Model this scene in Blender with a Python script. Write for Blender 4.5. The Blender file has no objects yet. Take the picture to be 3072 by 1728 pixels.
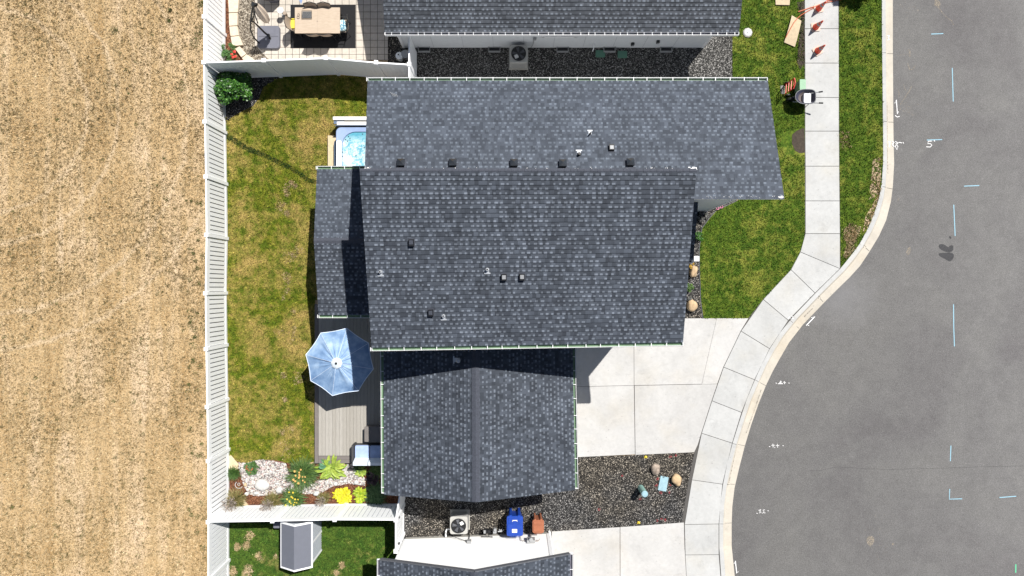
import bpy, bmesh, math, random
import numpy as np
from mathutils import Vector, Matrix, noise
random.seed(7); np.random.seed(7)
R = math.radians
scene = bpy.context.scene
col = scene.collection

# ---------------------------------------------------------------- camera
# drone looking straight down from 28 m; survey helpers turn photo measurements into metres
H = 28.0; FL = 2049.0
cam_d = bpy.data.cameras.new("Camera"); cam = bpy.data.objects.new("Camera", cam_d); col.objects.link(cam)
cam.location = (0, 0, H); cam.rotation_euler = (0, 0, 0)
cam_d.sensor_width = 36.0; cam_d.lens = 36.0 * FL / 3072.0
cam_d.clip_start = 0.1; cam_d.clip_end = 2000
scene.camera = cam
# ---------------------------------------------------------------- sky, sun, exposure
SH = (-0.39, -0.48)                       # shadow offset per metre of height
el = math.atan(1 / math.hypot(*SH)); az = math.atan2(-SH[1], -SH[0])
world = bpy.data.worlds.new("World"); scene.world = world; world.use_nodes = True
wn = world.node_tree.nodes; wl = world.node_tree.links
sky = wn.new("ShaderNodeTexSky"); sky.sky_type = 'NISHITA'; sky.sun_disc = False
sky.sun_elevation = el; sky.sun_rotation = math.pi / 2 - az
bg = wn.get("Background") or wn.new("ShaderNodeBackground")
wl.new(sky.outputs[0], bg.inputs[0]); bg.inputs[1].default_value = 0.048
sun_d = bpy.data.lights.new("Sun", 'SUN'); sun_d.energy = 5.0; sun_d.angle = R(0.5); sun_d.color = (1.0, 0.96, 0.90)
sun = bpy.data.objects.new("Sun", sun_d); col.objects.link(sun)
sun.rotation_euler = Vector((-SH[0], -SH[1], 1)).to_track_quat('Z', 'Y').to_euler(); sun.location = (20, 25, 50)
scene.view_settings.view_transform = 'Standard'; scene.view_settings.look = 'None'
scene.view_settings.exposure = 0.55; scene.view_settings.gamma = 1

# ---------------------------------------------------------------- helpers
def P(px, py, z=0.0):
    k = (H - z) / FL
    return Vector(((px - 1536) * k, (864 - py) * k, z))
def ZR(x0, y0, s):
    return lambda X, Y, z=0.0: P(x0 + X / s, y0 + Y / s, z)
def onplane(px, py, a, b, c):              # sight line through a surveyed point met with a roof plane
    o = Vector((0, 0, H)); d = P(px, py, 0) - o
    n = (b - a).cross(c - a)
    return o + d * ((a - o).dot(n) / d.dot(n))

def sock(node, key):
    return node.inputs[key]
KD = 0.84
BRIGHT = ('white', 'siding', 'cone_plastic', 'paint', 'sticker', 'spa_water', 'canopy', 'flecks', 'cushion', 'golden')
class NT:
    def __init__(s, name):
        s.k = 1.0 if any(w in name for w in BRIGHT) else KD
        s.m = bpy.data.materials.new(name); s.m.use_nodes = True
        s.t = s.m.node_tree; s.b = s.t.nodes.get("Principled BSDF")
    def n(s, typ, props=None, **inp):
        nd = s.t.nodes.new(typ)
        for k, v in (props or {}).items(): setattr(nd, k, v)
        for k, v in inp.items():
            key = int(k[1:]) if k[0] == 'i' and k[1:].isdigit() else k.replace('_', ' ')
            s.set(nd.inputs[key], v)
        return nd
    def set(s, sk, v):
        if isinstance(v, bpy.types.NodeSocket): s.t.links.new(v, sk)
        elif isinstance(v, (tuple, list)) and len(v) == 3 and sk.type == 'RGBA': sk.default_value = (*v, 1)
        else: sk.default_value = v
    def math(s, op, a, b=0.0, c=0.0):
        nd = s.n('ShaderNodeMath', {'operation': op}, i0=a, i1=b)
        if op in ('MULTIPLY_ADD', 'COMPARE'): s.set(nd.inputs[2], c)
        return nd.outputs[0]
    def mix(s, f, a, b, bt='MIX'):
        nd = s.t.nodes.new('ShaderNodeMix'); nd.data_type = 'RGBA'; nd.blend_type = bt
        s.set(nd.inputs[0], f); s.set(nd.inputs[6], a); s.set(nd.inputs[7], b)
        return nd.outputs[2]
    def ramp(s, f, stops):
        nd = s.t.nodes.new('ShaderNodeValToRGB'); s.set(nd.inputs[0], f)
        e = nd.color_ramp.elements
        while len(e) < len(stops): e.new(0.5)
        for q, (p, c) in zip(e, stops):
            q.position = p; q.color = (*c, 1) if isinstance(c, (tuple, list)) else (c, c, c, 1)
        return nd.outputs[0]
    def obj(s): return s.n('ShaderNodeTexCoord').outputs['Object']
    def noise(s, scale, detail=4, rough=0.6, vec=None, dist=0.0):
        nd = s.n('ShaderNodeTexNoise', Scale=scale, Detail=detail, Roughness=rough, Distortion=dist)
        s.set(nd.inputs['Vector'], vec if vec is not None else s.obj())
        return nd.outputs[0]
    def scalevec(s, v, sc):
        return s.n('ShaderNodeMapping', Vector=v, Scale=sc).outputs[0]
    def out(s, color, rough=0.8, metal=0.0, bump=None, bstr=0.3, bdist=0.01, spec=None):
        if s.k != 1.0: color = s.mix(1.0, color, (s.k, s.k, s.k), 'MULTIPLY')
        s.set(s.b.inputs['Base Color'], color); s.set(s.b.inputs['Roughness'], rough)
        s.set(s.b.inputs['Metallic'], metal)
        if spec is not None: s.b.inputs['Specular IOR Level'].default_value = spec
        if bump is not None:
            b = s.n('ShaderNodeBump', Height=bump, Strength=bstr, Distance=bdist)
            s.t.links.new(b.outputs[0], s.b.inputs['Normal'])
        return s.m

def simple(name, c, rough=0.6, metal=0.0, var=0.12, scale=6.0, spec=None):
    t = NT(name)
    f = t.noise(scale, 4)
    g = t.ramp(f, [(0.25, tuple(x * (1 - var) for x in c)), (0.75, tuple(min(1, x * (1 + var)) for x in c))])
    return t.out(g, rough, metal, bump=f, bstr=0.08, spec=spec)

def lawn_mat(name, green, green2, dry, bias, streak=False, blade=False):
    t = NT(name); o = t.obj()
    big = t.noise(0.55, 5, 0.62, o, 0.6); mid = t.noise(3.2, 4, 0.65, o); fine = t.noise(26, 3, 0.7, o); tiny = t.noise(70, 2, 0.7, o)
    f = t.math('ADD', t.math('MULTIPLY', big, 0.62), t.math('MULTIPLY', mid, 0.38))
    if streak:
        st = t.noise(1.0, 3, 0.6, t.scalevec(o, (1.3, 0.25, 1)), 0.8)
        f = t.math('ADD', t.math('MULTIPLY', f, 0.84), t.math('MULTIPLY', st, 0.16))
    mask = t.ramp(f, [(bias - 0.07, 0.0), (bias + 0.09, 1.0)])
    g = t.mix(t.ramp(mid, [(0.38, 0.0), (0.62, 1.0)]), green, green2)
    clump = t.noise(8.0, 5, 0.78, o, 0.4); g = t.mix(t.ramp(clump, [(0.40, 0.55), (0.52, 0.0)]), g, tuple(x * 0.45 for x in green))
    c = t.mix(mask, g, dry)
    if blade:
        rnd = t.n('ShaderNodeNewGeometry').outputs['Random Per Island']
        k = t.ramp(rnd, [(0, 0.30), (0.55, 1.0), (0.85, 1.7), (1, 3.0)])
    else:
        k = t.ramp(t.math('ADD', t.math('MULTIPLY', fine, 0.5), t.math('MULTIPLY', tiny, 0.5)), [(0.36, 0.35), (0.5, 0.95), (0.66, 1.75)])
    c = t.mix(1.0, c, k, 'MULTIPLY')
    return t.out(c, 0.9, bump=None if blade else tiny, bstr=0.6, bdist=0.03, spec=0.15)

def gravel_mat(name, cols, scale=26.0, tint=None, bias=0.5):
    t = NT(name); o = t.obj()
    v = t.n('ShaderNodeTexVoronoi', Vector=o, Scale=scale)
    sep = t.n('ShaderNodeSeparateColor', i0=v.outputs['Color'])
    c = t.ramp(sep.outputs[0], cols)
    if tint:
        c = t.mix(t.ramp(t.noise(0.35, 3), [(0.42, 0.0), (0.6, 1.0)]), c, tint, 'MULTIPLY')
    d = t.ramp(v.outputs['Distance'], [(0.0, 1.15), (0.75, 0.25)])
    c = t.mix(1.0, c, d, 'MULTIPLY')
    return t.out(c, 0.85, bump=t.math('SUBTRACT', 1.0, v.outputs['Distance']), bstr=0.9, bdist=0.02, spec=0.2)

def concrete_mat(name, c, stain=0.10, warm=(1.0, 0.95, 0.86)):
    t = NT(name); o = t.obj()
    big = t.noise(0.9, 4, 0.6, o, 0.4); mid = t.noise(7, 5, 0.7, o); f = t.noise(60, 3, 0.7, o)
    a = t.ramp(big, [(0.3, tuple(x * (1 - stain) for x in c)), (0.7, tuple(x * (1 + stain * .5) for x in c))])
    a = t.mix(t.ramp(t.noise(0.5, 3), [(0.5, 0.0), (0.8, 0.8)]), a, warm, 'MULTIPLY')
    a = t.mix(1.0, a, t.ramp(mid, [(0.3, 0.93), (0.7, 1.04)]), 'MULTIPLY')
    rnd = t.n('ShaderNodeNewGeometry').outputs['Random Per Island']; a = t.mix(1.0, a, t.ramp(rnd, [(0.0, 0.95), (1.0, 1.03)]), 'MULTIPLY')
    br_ = t.noise(1.0, 3, 0.6, t.scalevec(o, (5, 50, 1)), 0.2); a = t.mix(1.0, a, t.ramp(br_, [(0.3, 0.97), (0.7, 1.03)]), 'MULTIPLY')
    stn = t.noise(1.7, 5, 0.7, o, 0.7); a = t.mix(1.0, a, t.ramp(stn, [(0.28, 0.86), (0.42, 1.0)]), 'MULTIPLY')
    sp = t.ramp(t.noise(14, 2, 0.5, o), [(0.22, 0.55), (0.28, 1.0)])
    a = t.mix(1.0, a, sp, 'MULTIPLY')
    return t.out(a, 0.85, bump=f, bstr=0.15, bdist=0.005, spec=0.25)

def shingle_mat(name, dark, light, tabc, wash=None):
    t = NT(name)
    uv = t.n('ShaderNodeUVMap').outputs[0]
    s = t.n('ShaderNodeSeparateXYZ', i0=uv); u, v = s.outputs[0], s.outputs[1]
    vr = t.math('DIVIDE', v, 0.143); row = t.math('FLOOR', vr); fv = t.math('FRACT', vr)
    r1 = t.n('ShaderNodeTexWhiteNoise', {'noise_dimensions': '1D'}, W=row).outputs[0]
    def cell(width, off):
        uu = t.math('ADD', t.math('DIVIDE', u, width), t.math('MULTIPLY', r1, off))
        c = t.math('FLOOR', uu); f = t.math('FRACT', uu)
        vec = t.n('ShaderNodeCombineXYZ', X=c, Y=row, Z=off).outputs[0]
        w = t.n('ShaderNodeTexWhiteNoise', {'noise_dimensions': '3D'}, Vector=vec)
        return f, w.outputs[0], w.outputs[1]
    f1, w1, _ = cell(0.175, 17.3)
    f2, w2, _ = cell(0.125, 41.7)
    f3, w3, _ = cell(0.93, 7.1)
    base = t.ramp(w2, [(0.0, dark), (1.0, light)])
    base = t.mix(t.math('MULTIPLY', w3, 0.35), base, tuple(x * 0.62 for x in dark))
    wid = t.math('MULTIPLY_ADD', w1, 0.42, 0.22)
    tab = t.math('LESS_THAN', f1, wid)
    keep = t.math('GREATER_THAN', w1, 0.22)
    low = t.math('LESS_THAN', fv, 0.42)
    m = t.math('MULTIPLY', t.math('MULTIPLY', tab, keep), low)
    big = t.noise(0.45, 3, 0.6, uv); g = t.noise(55, 3, 0.75, uv)
    m = t.math('MULTIPLY', m, t.ramp(big, [(0.2, 0.55), (0.8, 1.0)]))
    tc2 = t.mix(1.0, tabc, t.ramp(w2, [(0.0, 0.62), (1.0, 1.08)]), 'MULTIPLY')
    c = t.mix(m, base, tc2)
    c = t.mix(1.0, c, t.ramp(big, [(0.3, 0.90), (0.7, 1.08)]), 'MULTIPLY')
    stk = t.noise(1.0, 4, 0.65, t.scalevec(uv, (2.6, 0.22, 1)), 0.2); c = t.mix(1.0, c, t.ramp(stk, [(0.32, 0.91), (0.68, 1.07)]), 'MULTIPLY')
    c = t.mix(1.0, c, t.ramp(g, [(0.3, 0.75), (0.7, 1.25)]), 'MULTIPLY')
    if wash: c = t.mix(t.ramp(t.noise(1.1, 3, 0.6, uv), [(0.55, 0.0), (0.8, 0.5)]), c, wash)
    return t.out(c, 0.8, bump=g, bstr=0.25, bdist=0.004, spec=0.3)

def leaf_mat(name, c1, c2, rough=0.55, trans=0.0):
    t = NT(name)
    rnd = t.n('ShaderNodeNewGeometry').outputs['Random Per Island']
    c = t.ramp(rnd, [(0, c1), (1, c2)])
    c = t.mix(1.0, c, t.ramp(t.noise(9, 3), [(0.3, 0.7), (0.7, 1.25)]), 'MULTIPLY')
    return t.out(c, rough, spec=0.35)

# ---- mesh builder
ORG = {}
class MB:
    def __init__(s): s.v = []; s.f = []; s.mi = []; s.uv = {}
    def add(s, vs, fs, m=0):
        b = len(s.v); s.v += [tuple(x) for x in vs]
        for f in fs: s.f.append([b + i for i in f]); s.mi.append(m)
    def quad(s, a, b, c, d, m=0): s.add([a, b, c, d], [(0, 1, 2, 3)], m)
    def box(s, c, size, rot=0.0, m=0, M=None):
        hx, hy, hz = size[0] / 2, size[1] / 2, size[2] / 2
        ca, sa = math.cos(rot), math.sin(rot); vs = []
        for z in (-hz, hz):
            for x, y in ((-hx, -hy), (hx, -hy), (hx, hy), (-hx, hy)):
                p = Vector((x, y, z))
                if M is not None: p = M @ p
                else: p = Vector((x * ca - y * sa, x * sa + y * ca, z))
                vs.append(p + Vector(c))
        s.add(vs, [(0, 3, 2, 1), (4, 5, 6, 7), (0, 1, 5, 4), (1, 2, 6, 5), (2, 3, 7, 6), (3, 0, 4, 7)], m)
    def bar(s, a, b, w, h, m=0):
        a, b = Vector(a), Vector(b); d = b - a; L = d.length
        q = d.to_track_quat('X', 'Z').to_matrix()
        s.box((a + b) / 2, (L, w, h), M=q, m=m)
    def prism(s, pts, z0, z1, m=0, mt=None):
        n = len(pts); ar = sum(pts[i][0] * pts[(i + 1) % n][1] - pts[(i + 1) % n][0] * pts[i][1] for i in range(n))
        if ar < 0: pts = pts[::-1]
        zt = z1 if isinstance(z1, (list, tuple)) else [z1] * n
        if ar < 0 and isinstance(z1, (list, tuple)): zt = list(z1)[::-1]
        vs = [(p[0], p[1], z0) for p in pts] + [(p[0], p[1], zt[i]) for i, p in enumerate(pts)]
        s.add(vs, [tuple(range(n - 1, -1, -1))] + [(i, (i + 1) % n, n + (i + 1) % n, n + i) for i in range(n)], m)
        s.add(vs[n:], [tuple(range(n))], m if mt is None else mt)
    def tube(s, pts, r, n=6, m=0, cap=True):
        pts = [Vector(p) for p in pts]; rr = r if isinstance(r, (list, tuple)) else [r] * len(pts)
        vs = []; fs = []
        for i, p in enumerate(pts):
            d = (pts[min(i + 1, len(pts) - 1)] - pts[max(i - 1, 0)])
            if d.length < 1e-6: d = Vector((0, 0, 1))
            q = d.to_track_quat('Z', 'Y')
            for k in range(n):
                a = 2 * math.pi * k / n
                vs.append(p + q @ Vector((rr[i] * math.cos(a), rr[i] * math.sin(a), 0)))
        for i in range(len(pts) - 1):
            for k in range(n):
                fs.append((i * n + k, i * n + (k + 1) % n, (i + 1) * n + (k + 1) % n, (i + 1) * n + k))
        if cap:
            fs.append(tuple(range(n - 1, -1, -1))); fs.append(tuple(range((len(pts) - 1) * n, len(pts) * n)))
        s.add(vs, fs, m)
    def lathe(s, prof, c, n=20, m=0, sx=1.0, sy=1.0, rot=0.0):
        vs = []; fs = []
        for (r, z) in prof:
            for k in range(n):
                a = 2 * math.pi * k / n + rot
                vs.append((c[0] + r * sx * math.cos(a), c[1] + r * sy * math.sin(a), c[2] + z))
        for i in range(len(prof) - 1):
            for k in range(n):
                fs.append((i * n + k, i * n + (k + 1) % n, (i + 1) * n + (k + 1) % n, (i + 1) * n + k))
        fs.append(tuple(range(n - 1, -1, -1))); fs.append(tuple(range((len(prof) - 1) * n, len(prof) * n)))
        s.add(vs, fs, m)
    def rbox(s, c, size, r=0.05, m=0, rot=0.0, taper=1.0, n=4, crown=0.0):   # rounded-corner box with optional taper to the bottom
        hx, hy = size[0] / 2 - r, size[1] / 2 - r; ring = []
        for (sx, sy, a0) in ((1, 1, 0), (-1, 1, 90), (-1, -1, 180), (1, -1, 270)):
            for k in range(n + 1):
                a = R(a0 + 90 * k / n); ring.append((sx * hx + r * math.cos(a), sy * hy + r * math.sin(a)))
        N_ = len(ring); vs = []; ca, sa = math.cos(rot), math.sin(rot)
        e = min(0.02, size[2] * .3)
        for (z, k) in ((-size[2] / 2, taper), (size[2] / 2 - e, 1.0), (size[2] / 2, 1.0 - 1.2 * e / max(size[0], size[1]))):
            for x, y in ring: vs.append((c[0] + (x * ca - y * sa) * k, c[1] + (x * sa + y * ca) * k, c[2] + z))
        fs = [tuple(range(N_ - 1, -1, -1))]
        for j in range(2):
            for i in range(N_): fs.append((j * N_ + i, j * N_ + (i + 1) % N_, (j + 1) * N_ + (i + 1) % N_, (j + 1) * N_ + i))
        vs.append((c[0], c[1], c[2] + size[2] / 2 + crown)); q = len(vs) - 1
        for i in range(N_): fs.append((2 * N_ + i, 2 * N_ + (i + 1) % N_, q))
        s.add(vs, fs, m)
    def build(s, name, mats, parent=None, smooth=False, local=False, auto=None):
        me = bpy.data.meshes.new(name)
        o = Vector((0, 0, 0)) if (parent is None or local) else ORG.get(parent.name, Vector((0, 0, 0)))
        me.from_pydata([(x[0] - o[0], x[1] - o[1], x[2] - o[2]) for x in s.v], [], s.f)
        for mm in (mats if isinstance(mats, (list, tuple)) else [mats]): me.materials.append(mm)
        me.polygons.foreach_set('material_index', s.mi)
        if smooth: me.polygons.foreach_set('use_smooth', [True] * len(s.f))
        me.update()
        ob = bpy.data.objects.new(name, me); col.objects.link(ob)
        if parent is not None: ob.parent = parent; ORG[ob.name] = o
        else: ORG[ob.name] = Vector((0, 0, 0))
        return ob

def tag(o, label=None, cat=None, group=None, kind=None):
    if label: o['label'] = label
    if cat: o['category'] = cat
    if group: o['group'] = group
    if kind: o['kind'] = kind
    return o
def thing(name, loc, label, cat, group=None, rot=0.0):
    o = bpy.data.objects.new(name, None); o.empty_display_size = 0.3; col.objects.link(o)
    o.location = loc; o.rotation_euler = (0, 0, rot); ORG[o.name] = Vector(loc)
    return tag(o, label, cat, group)
def copy_tree(o, parent=None):
    c = o.copy(); col.objects.link(c)
    if parent is not None: c.parent = parent
    for ch in list(o.children): copy_tree(ch, c)
    return c
def sheet(name, pts, z, m, kind='structure', thick=0.0, zlow=None):
    b = MB(); p2 = [(p[0], p[1]) for p in pts]
    if zlow is not None: b.prism(p2, zlow, z)
    else:
        n = len(p2); ar = sum(p2[i][0] * p2[(i + 1) % n][1] - p2[(i + 1) % n][0] * p2[i][1] for i in range(n))
        if ar < 0: p2 = p2[::-1]
        b.add([(x, y, z) for x, y in p2], [tuple(range(n))])
    o = b.build(name, m); o['kind'] = kind
    return o
def pip(x, y, poly):
    inside = np.zeros(len(x), bool); n = len(poly); j = n - 1
    for i in range(n):
        xi, yi = poly[i][0], poly[i][1]; xj, yj = poly[j][0], poly[j][1]
        c = ((yi > y) != (yj > y)) & (x < (xj - xi) * (y - yi) / ((yj - yi) if abs(yj - yi) > 1e-9 else 1e-9) + xi)
        inside ^= c; j = i
    return inside
def blades(name, poly, dens, hgt, wid, z, m, lean=0.6, holes=(), seed=1):
    rs = np.random.RandomState(seed)
    xs = [p[0] for p in poly]; ys = [p[1] for p in poly]
    a = (max(xs) - min(xs)) * (max(ys) - min(ys)); n = int(a * dens)
    x = rs.uniform(min(xs), max(xs), n); y = rs.uniform(min(ys), max(ys), n)
    k = pip(x, y, poly)
    for h in holes: k &= ~pip(x, y, h)
    x = x[k]; y = y[k]; n = len(x)
    a = rs.uniform(0, 2 * np.pi, n); h = hgt * rs.uniform(0.5, 1.3, n); w = wid * rs.uniform(0.6, 1.4, n)
    l = h * rs.uniform(0, lean * 1.6, n); b = a + rs.uniform(1.0, 2.1, n)
    V = np.zeros((n, 3, 3), np.float32)
    V[:, 0] = np.stack([x - w * np.cos(a), y - w * np.sin(a), np.full(n, z)], 1)
    V[:, 1] = np.stack([x + w * np.cos(a), y + w * np.sin(a), np.full(n, z)], 1)
    V[:, 2] = np.stack([x + l * np.cos(b), y + l * np.sin(b), z + h], 1)
    me = bpy.data.meshes.new(name); me.vertices.add(3 * n); me.loops.add(3 * n); me.polygons.add(n)
    me.vertices.foreach_set('co', V.ravel()); me.loops.foreach_set('vertex_index', np.arange(3 * n, dtype=np.int32))
    me.polygons.foreach_set('loop_start', np.arange(0, 3 * n, 3, dtype=np.int32))
    me.polygons.foreach_set('loop_total', np.full(n, 3, np.int32))
    me.materials.append(m); me.update(calc_edges=True)
    ob = bpy.data.objects.new(name, me); col.objects.link(ob); ob['kind'] = 'stuff'
    return ob
def clumps(name, poly, n, per, r, hgt, wid, z, m, seed=1, dens=None):
    rs = np.random.RandomState(seed); xs = [p[0] for p in poly]; ys = [p[1] for p in poly]
    x = rs.uniform(min(xs), max(xs), n); y = rs.uniform(min(ys), max(ys), n); k = pip(x, y, poly); x, y = x[k], y[k]
    # patchy: keep clumps where a smooth random field is high
    f = np.sin(x * 1.3 + 2 * np.sin(y * .7)) + np.sin(y * 1.1 + 1.7 * np.sin(x * .9)) + rs.uniform(-2.0, 2.0, len(x)); k = f > -0.2; x, y = x[k], y[k]
    rr = r * rs.uniform(.5, 1.5, len(x)); x = np.repeat(x, per) + rs.normal(0, 1, len(x) * per) * np.repeat(rr, per); y = np.repeat(y, per) + rs.normal(0, 1, len(y) * per) * np.repeat(rr, per)
    n = len(x); a = rs.uniform(0, 6.283, n); h = hgt * rs.uniform(.5, 1.3, n); w = wid * rs.uniform(.6, 1.4, n); l = h * rs.uniform(0, 1.2, n); b = rs.uniform(0, 6.283, n)
    V = np.zeros((n, 3, 3), np.float32)
    V[:, 0] = np.stack([x - w * np.cos(a), y - w * np.sin(a), np.full(n, z)], 1); V[:, 1] = np.stack([x + w * np.cos(a), y + w * np.sin(a), np.full(n, z)], 1); V[:, 2] = np.stack([x + l * np.cos(b), y + l * np.sin(b), z + h], 1)
    me = bpy.data.meshes.new(name); me.vertices.add(3 * n); me.loops.add(3 * n); me.polygons.add(n)
    me.vertices.foreach_set('co', V.ravel()); me.loops.foreach_set('vertex_index', np.arange(3 * n, dtype=np.int32))
    me.polygons.foreach_set('loop_start', np.arange(0, 3 * n, 3, dtype=np.int32)); me.polygons.foreach_set('loop_total', np.full(n, 3, np.int32))
    me.materials.append(m); me.update(calc_edges=True); ob = bpy.data.objects.new(name, me); col.objects.link(ob); ob['kind'] = 'stuff'
    return ob
def ribbon(b, pts, w, z=None, m=0):
    pts = [Vector(p) for p in pts]; L = []; Rr = []
    for i, p in enumerate(pts):
        d = pts[min(i + 1, len(pts) - 1)] - pts[max(i - 1, 0)]; d.z = 0; d.normalize()
        n = Vector((-d.y, d.x, 0)) * w / 2
        if z is not None: p = Vector((p.x, p.y, z))
        L.append(p + n); Rr.append(p - n)
    for i in range(len(pts) - 1): b.quad(Rr[i], Rr[i + 1], L[i + 1], L[i], m)
def rock(name, c, s, seed, m, rot=0.0, sub=3, rough=0.18, parent=None):
    bm = bmesh.new(); bmesh.ops.create_icosphere(bm, subdivisions=sub, radius=1.0)
    for v in bm.verts:
        p = v.co.copy(); n1 = noise.noise(p * 1.1 + Vector((seed * 3.1, seed, 0))); n2 = noise.noise(p * 3.0 + Vector((seed, 0, seed * 7)))
        q = p * (1 + rough * 2 * n1 + rough * 0.5 * n2)
        x, y = q.x * s[0], q.y * s[1]
        v.co = (x * math.cos(rot) - y * math.sin(rot), x * math.sin(rot) + y * math.cos(rot), q.z * s[2])
    me = bpy.data.meshes.new(name); bm.to_mesh(me); bm.free()
    me.polygons.foreach_set('use_smooth', [True] * len(me.polygons)); me.materials.append(m)
    o = bpy.data.objects.new(name, me); col.objects.link(o); o.location = c
    if parent: o.parent = parent
    return o
def ring_noise(x, s): return noise.noise(Vector((x * 1.7, s * 3.3, 0.5)))

# ---------------------------------------------------------------- materials
M = {}
M['field'] = None
t = NT('dry_grass_field'); o_ = t.obj()
big = t.noise(0.33, 5, 0.62, o_, 0.5); mid = t.noise(2.6, 5, 0.7, o_); fine = t.noise(17, 4, 0.72, o_); tiny = t.noise(60, 2, 0.7, o_)
st = t.noise(1.0, 4, 0.6, t.scalevec(o_, (1.15, 0.07, 1)), 0.9)
c_ = t.ramp(t.math('ADD', t.math('MULTIPLY', big, 0.40), t.math('MULTIPLY', st, 0.60)), [(0.36, (0.43, 0.285, 0.135)), (0.5, (0.55, 0.395, 0.215)), (0.63, (0.68, 0.525, 0.355))])
tuft = t.ramp(t.math('ADD', t.math('MULTIPLY', fine, 0.62), t.math('MULTIPLY', mid, 0.38)), [(0.385, 0.25), (0.475, 1.0)])
clm = t.ramp(t.noise(6.0, 5, 0.72, o_, 0.5), [(0.36, 0.40), (0.47, 0.0)])
c_ = t.mix(clm, c_, (0.16, 0.125, 0.055))
c_ = t.mix(tuft, (0.12, 0.095, 0.040), c_)
c_ = t.mix(1.0, c_, t.ramp(tiny, [(0.35, 0.55), (0.5, 1.0), (0.68, 1.4)]), 'MULTIPLY')
dv = t.n('ShaderNodeVectorMath', {'operation': 'DISTANCE'}, i0=o_, i1=(-21.67, 7.3, 0.0)).outputs['Value']
for r_, w_ in ((4.24, .16), (5.55, .14), (8.4, .16), (9.8, .16)):
    tk = t.ramp(t.math('ABSOLUTE', t.math('SUBTRACT', t.math('ADD', dv, t.math('MULTIPLY', t.noise(1.1, 2), .5)), r_ + .25)), [(0.0, 0.55), (w_, 0.0)])
    c_ = t.mix(tk, c_, (0.72, 0.58, 0.41))
M['field'] = t.out(c_, 0.95, bump=fine, bstr=0.6, bdist=0.05, spec=0.1)
M['straw'] = leaf_mat('dry_straw', (0.22, 0.15, 0.065), (0.80, 0.63, 0.38), 0.8)
M['weed'] = leaf_mat('field_weed', (0.07, 0.10, 0.025), (0.22, 0.24, 0.08), 0.8)
M['tuft_d'] = leaf_mat('brown_grass_tuft', (0.17, 0.115, 0.045), (0.40, 0.285, 0.13), 0.8)
M['weed_d'] = leaf_mat('olive_grass_tuft', (0.10, 0.085, 0.03), (0.26, 0.22, 0.09), 0.8)
G1, G2, DRY = (0.090, 0.130, 0.010), (0.190, 0.200, 0.018), (0.36, 0.265, 0.085)
M['lawn_back'] = lawn_mat('back_lawn_turf', G1, G2, DRY, 0.525, streak=True)
M['lawn_back_b'] = lawn_mat('back_lawn_blades', G1, G2, DRY, 0.525, streak=True, blade=True)
g1, g2, dr = (0.055, 0.110, 0.010), (0.115, 0.170, 0.018), (0.24, 0.25, 0.045)
M['lawn_front'] = lawn_mat('front_lawn_turf', g1, g2, dr, 0.575)
M['lawn_front_b'] = lawn_mat('front_lawn_blades', g1, g2, dr, 0.575, blade=True)
M['lawn_low'] = lawn_mat('neighbour_lawn_turf', (0.045, 0.10, 0.014), (0.085, 0.14, 0.02), (0.30, 0.25, 0.09), 0.63)
M['lawn_low_b'] = lawn_mat('neighbour_lawn_blades', (0.045, 0.10, 0.014), (0.085, 0.14, 0.02), (0.30, 0.25, 0.09), 0.63, blade=True)
M['gravel'] = gravel_mat('dark_gravel', [(0.0, (0.017, 0.017, 0.019)), (0.5, (0.050, 0.049, 0.050)), (0.82, (0.19, 0.187, 0.185)), (0.93, (0.5, 0.49, 0.48)), (1.0, (0.85, 0.82, 0.78))], 38, tint=(1.12, 1.02, 0.86))
M['gravel_alley'] = gravel_mat('alley_gravel', [(0.0, (0.02, 0.02, 0.02)), (0.5, (0.085, 0.083, 0.08)), (0.8, (0.27, 0.265, 0.25)), (1.0, (0.75, 0.73, 0.70))], 34)
M['gravel_tan'] = gravel_mat('tan_gravel', [(0.0, (0.10, 0.08, 0.06)), (0.4, (0.30, 0.25, 0.19)), (1.0, (0.72, 0.64, 0.52))], 26)
M['rock_white'] = gravel_mat('white_river_rock', [(0.0, (0.30, 0.20, 0.18)), (0.3, (0.48, 0.43, 0.41)), (1.0, (0.74, 0.72, 0.70))], 15)
M['mulch'] = gravel_mat('red_bark_mulch', [(0.0, (0.10, 0.035, 0.018)), (0.5, (0.26, 0.10, 0.05)), (1.0, (0.42, 0.20, 0.11))], 30)
M['dirt'] = simple('dark_dirt', (0.055, 0.042, 0.03), 0.95, var=0.5, scale=14)
M['concrete'] = concrete_mat('sidewalk_concrete', (0.505, 0.51, 0.505), 0.10)
M['drive'] = concrete_mat('driveway_concrete', (0.53, 0.525, 0.515), 0.10)
M['curb'] = concrete_mat('kerb_concrete', (0.56, 0.52, 0.45), 0.10, (1.0, 0.92, 0.80))
M['joint'] = simple('joint_dark', (0.09, 0.085, 0.08), 0.9)
M['paver'] = None
t = NT('patio_pavers'); o_ = t.obj()
br = t.n('ShaderNodeTexBrick', {'offset': 0.0, 'squash': 1.0}, Vector=o_, Color1=(0.50, 0.455, 0.39), Color2=(0.56, 0.51, 0.45), Mortar=(0.10, 0.09, 0.08), Scale=1.0)
br.inputs['Mortar Size'].default_value = 0.010; br.inputs['Brick Width'].default_value = 0.29; br.inputs['Row Height'].default_value = 0.29
br.inputs['Bias'].default_value = 0.0; br.inputs['Mortar Smooth'].default_value = 0.1
c_ = t.mix(1.0, br.outputs[0], t.ramp(t.noise(8, 4), [(0.3, 0.88), (0.7, 1.1)]), 'MULTIPLY')
M['paver'] = t.out(c_, 0.85, bump=br.outputs['Fac'], bstr=-0.4, bdist=0.01)
t = NT('asphalt'); o_ = t.obj()
big = t.noise(0.22, 5, 0.6, o_, 0.6); mid = t.noise(2.2, 5, 0.7, o_, 0.3); tiny = t.noise(75, 3, 0.8, o_)
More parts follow.
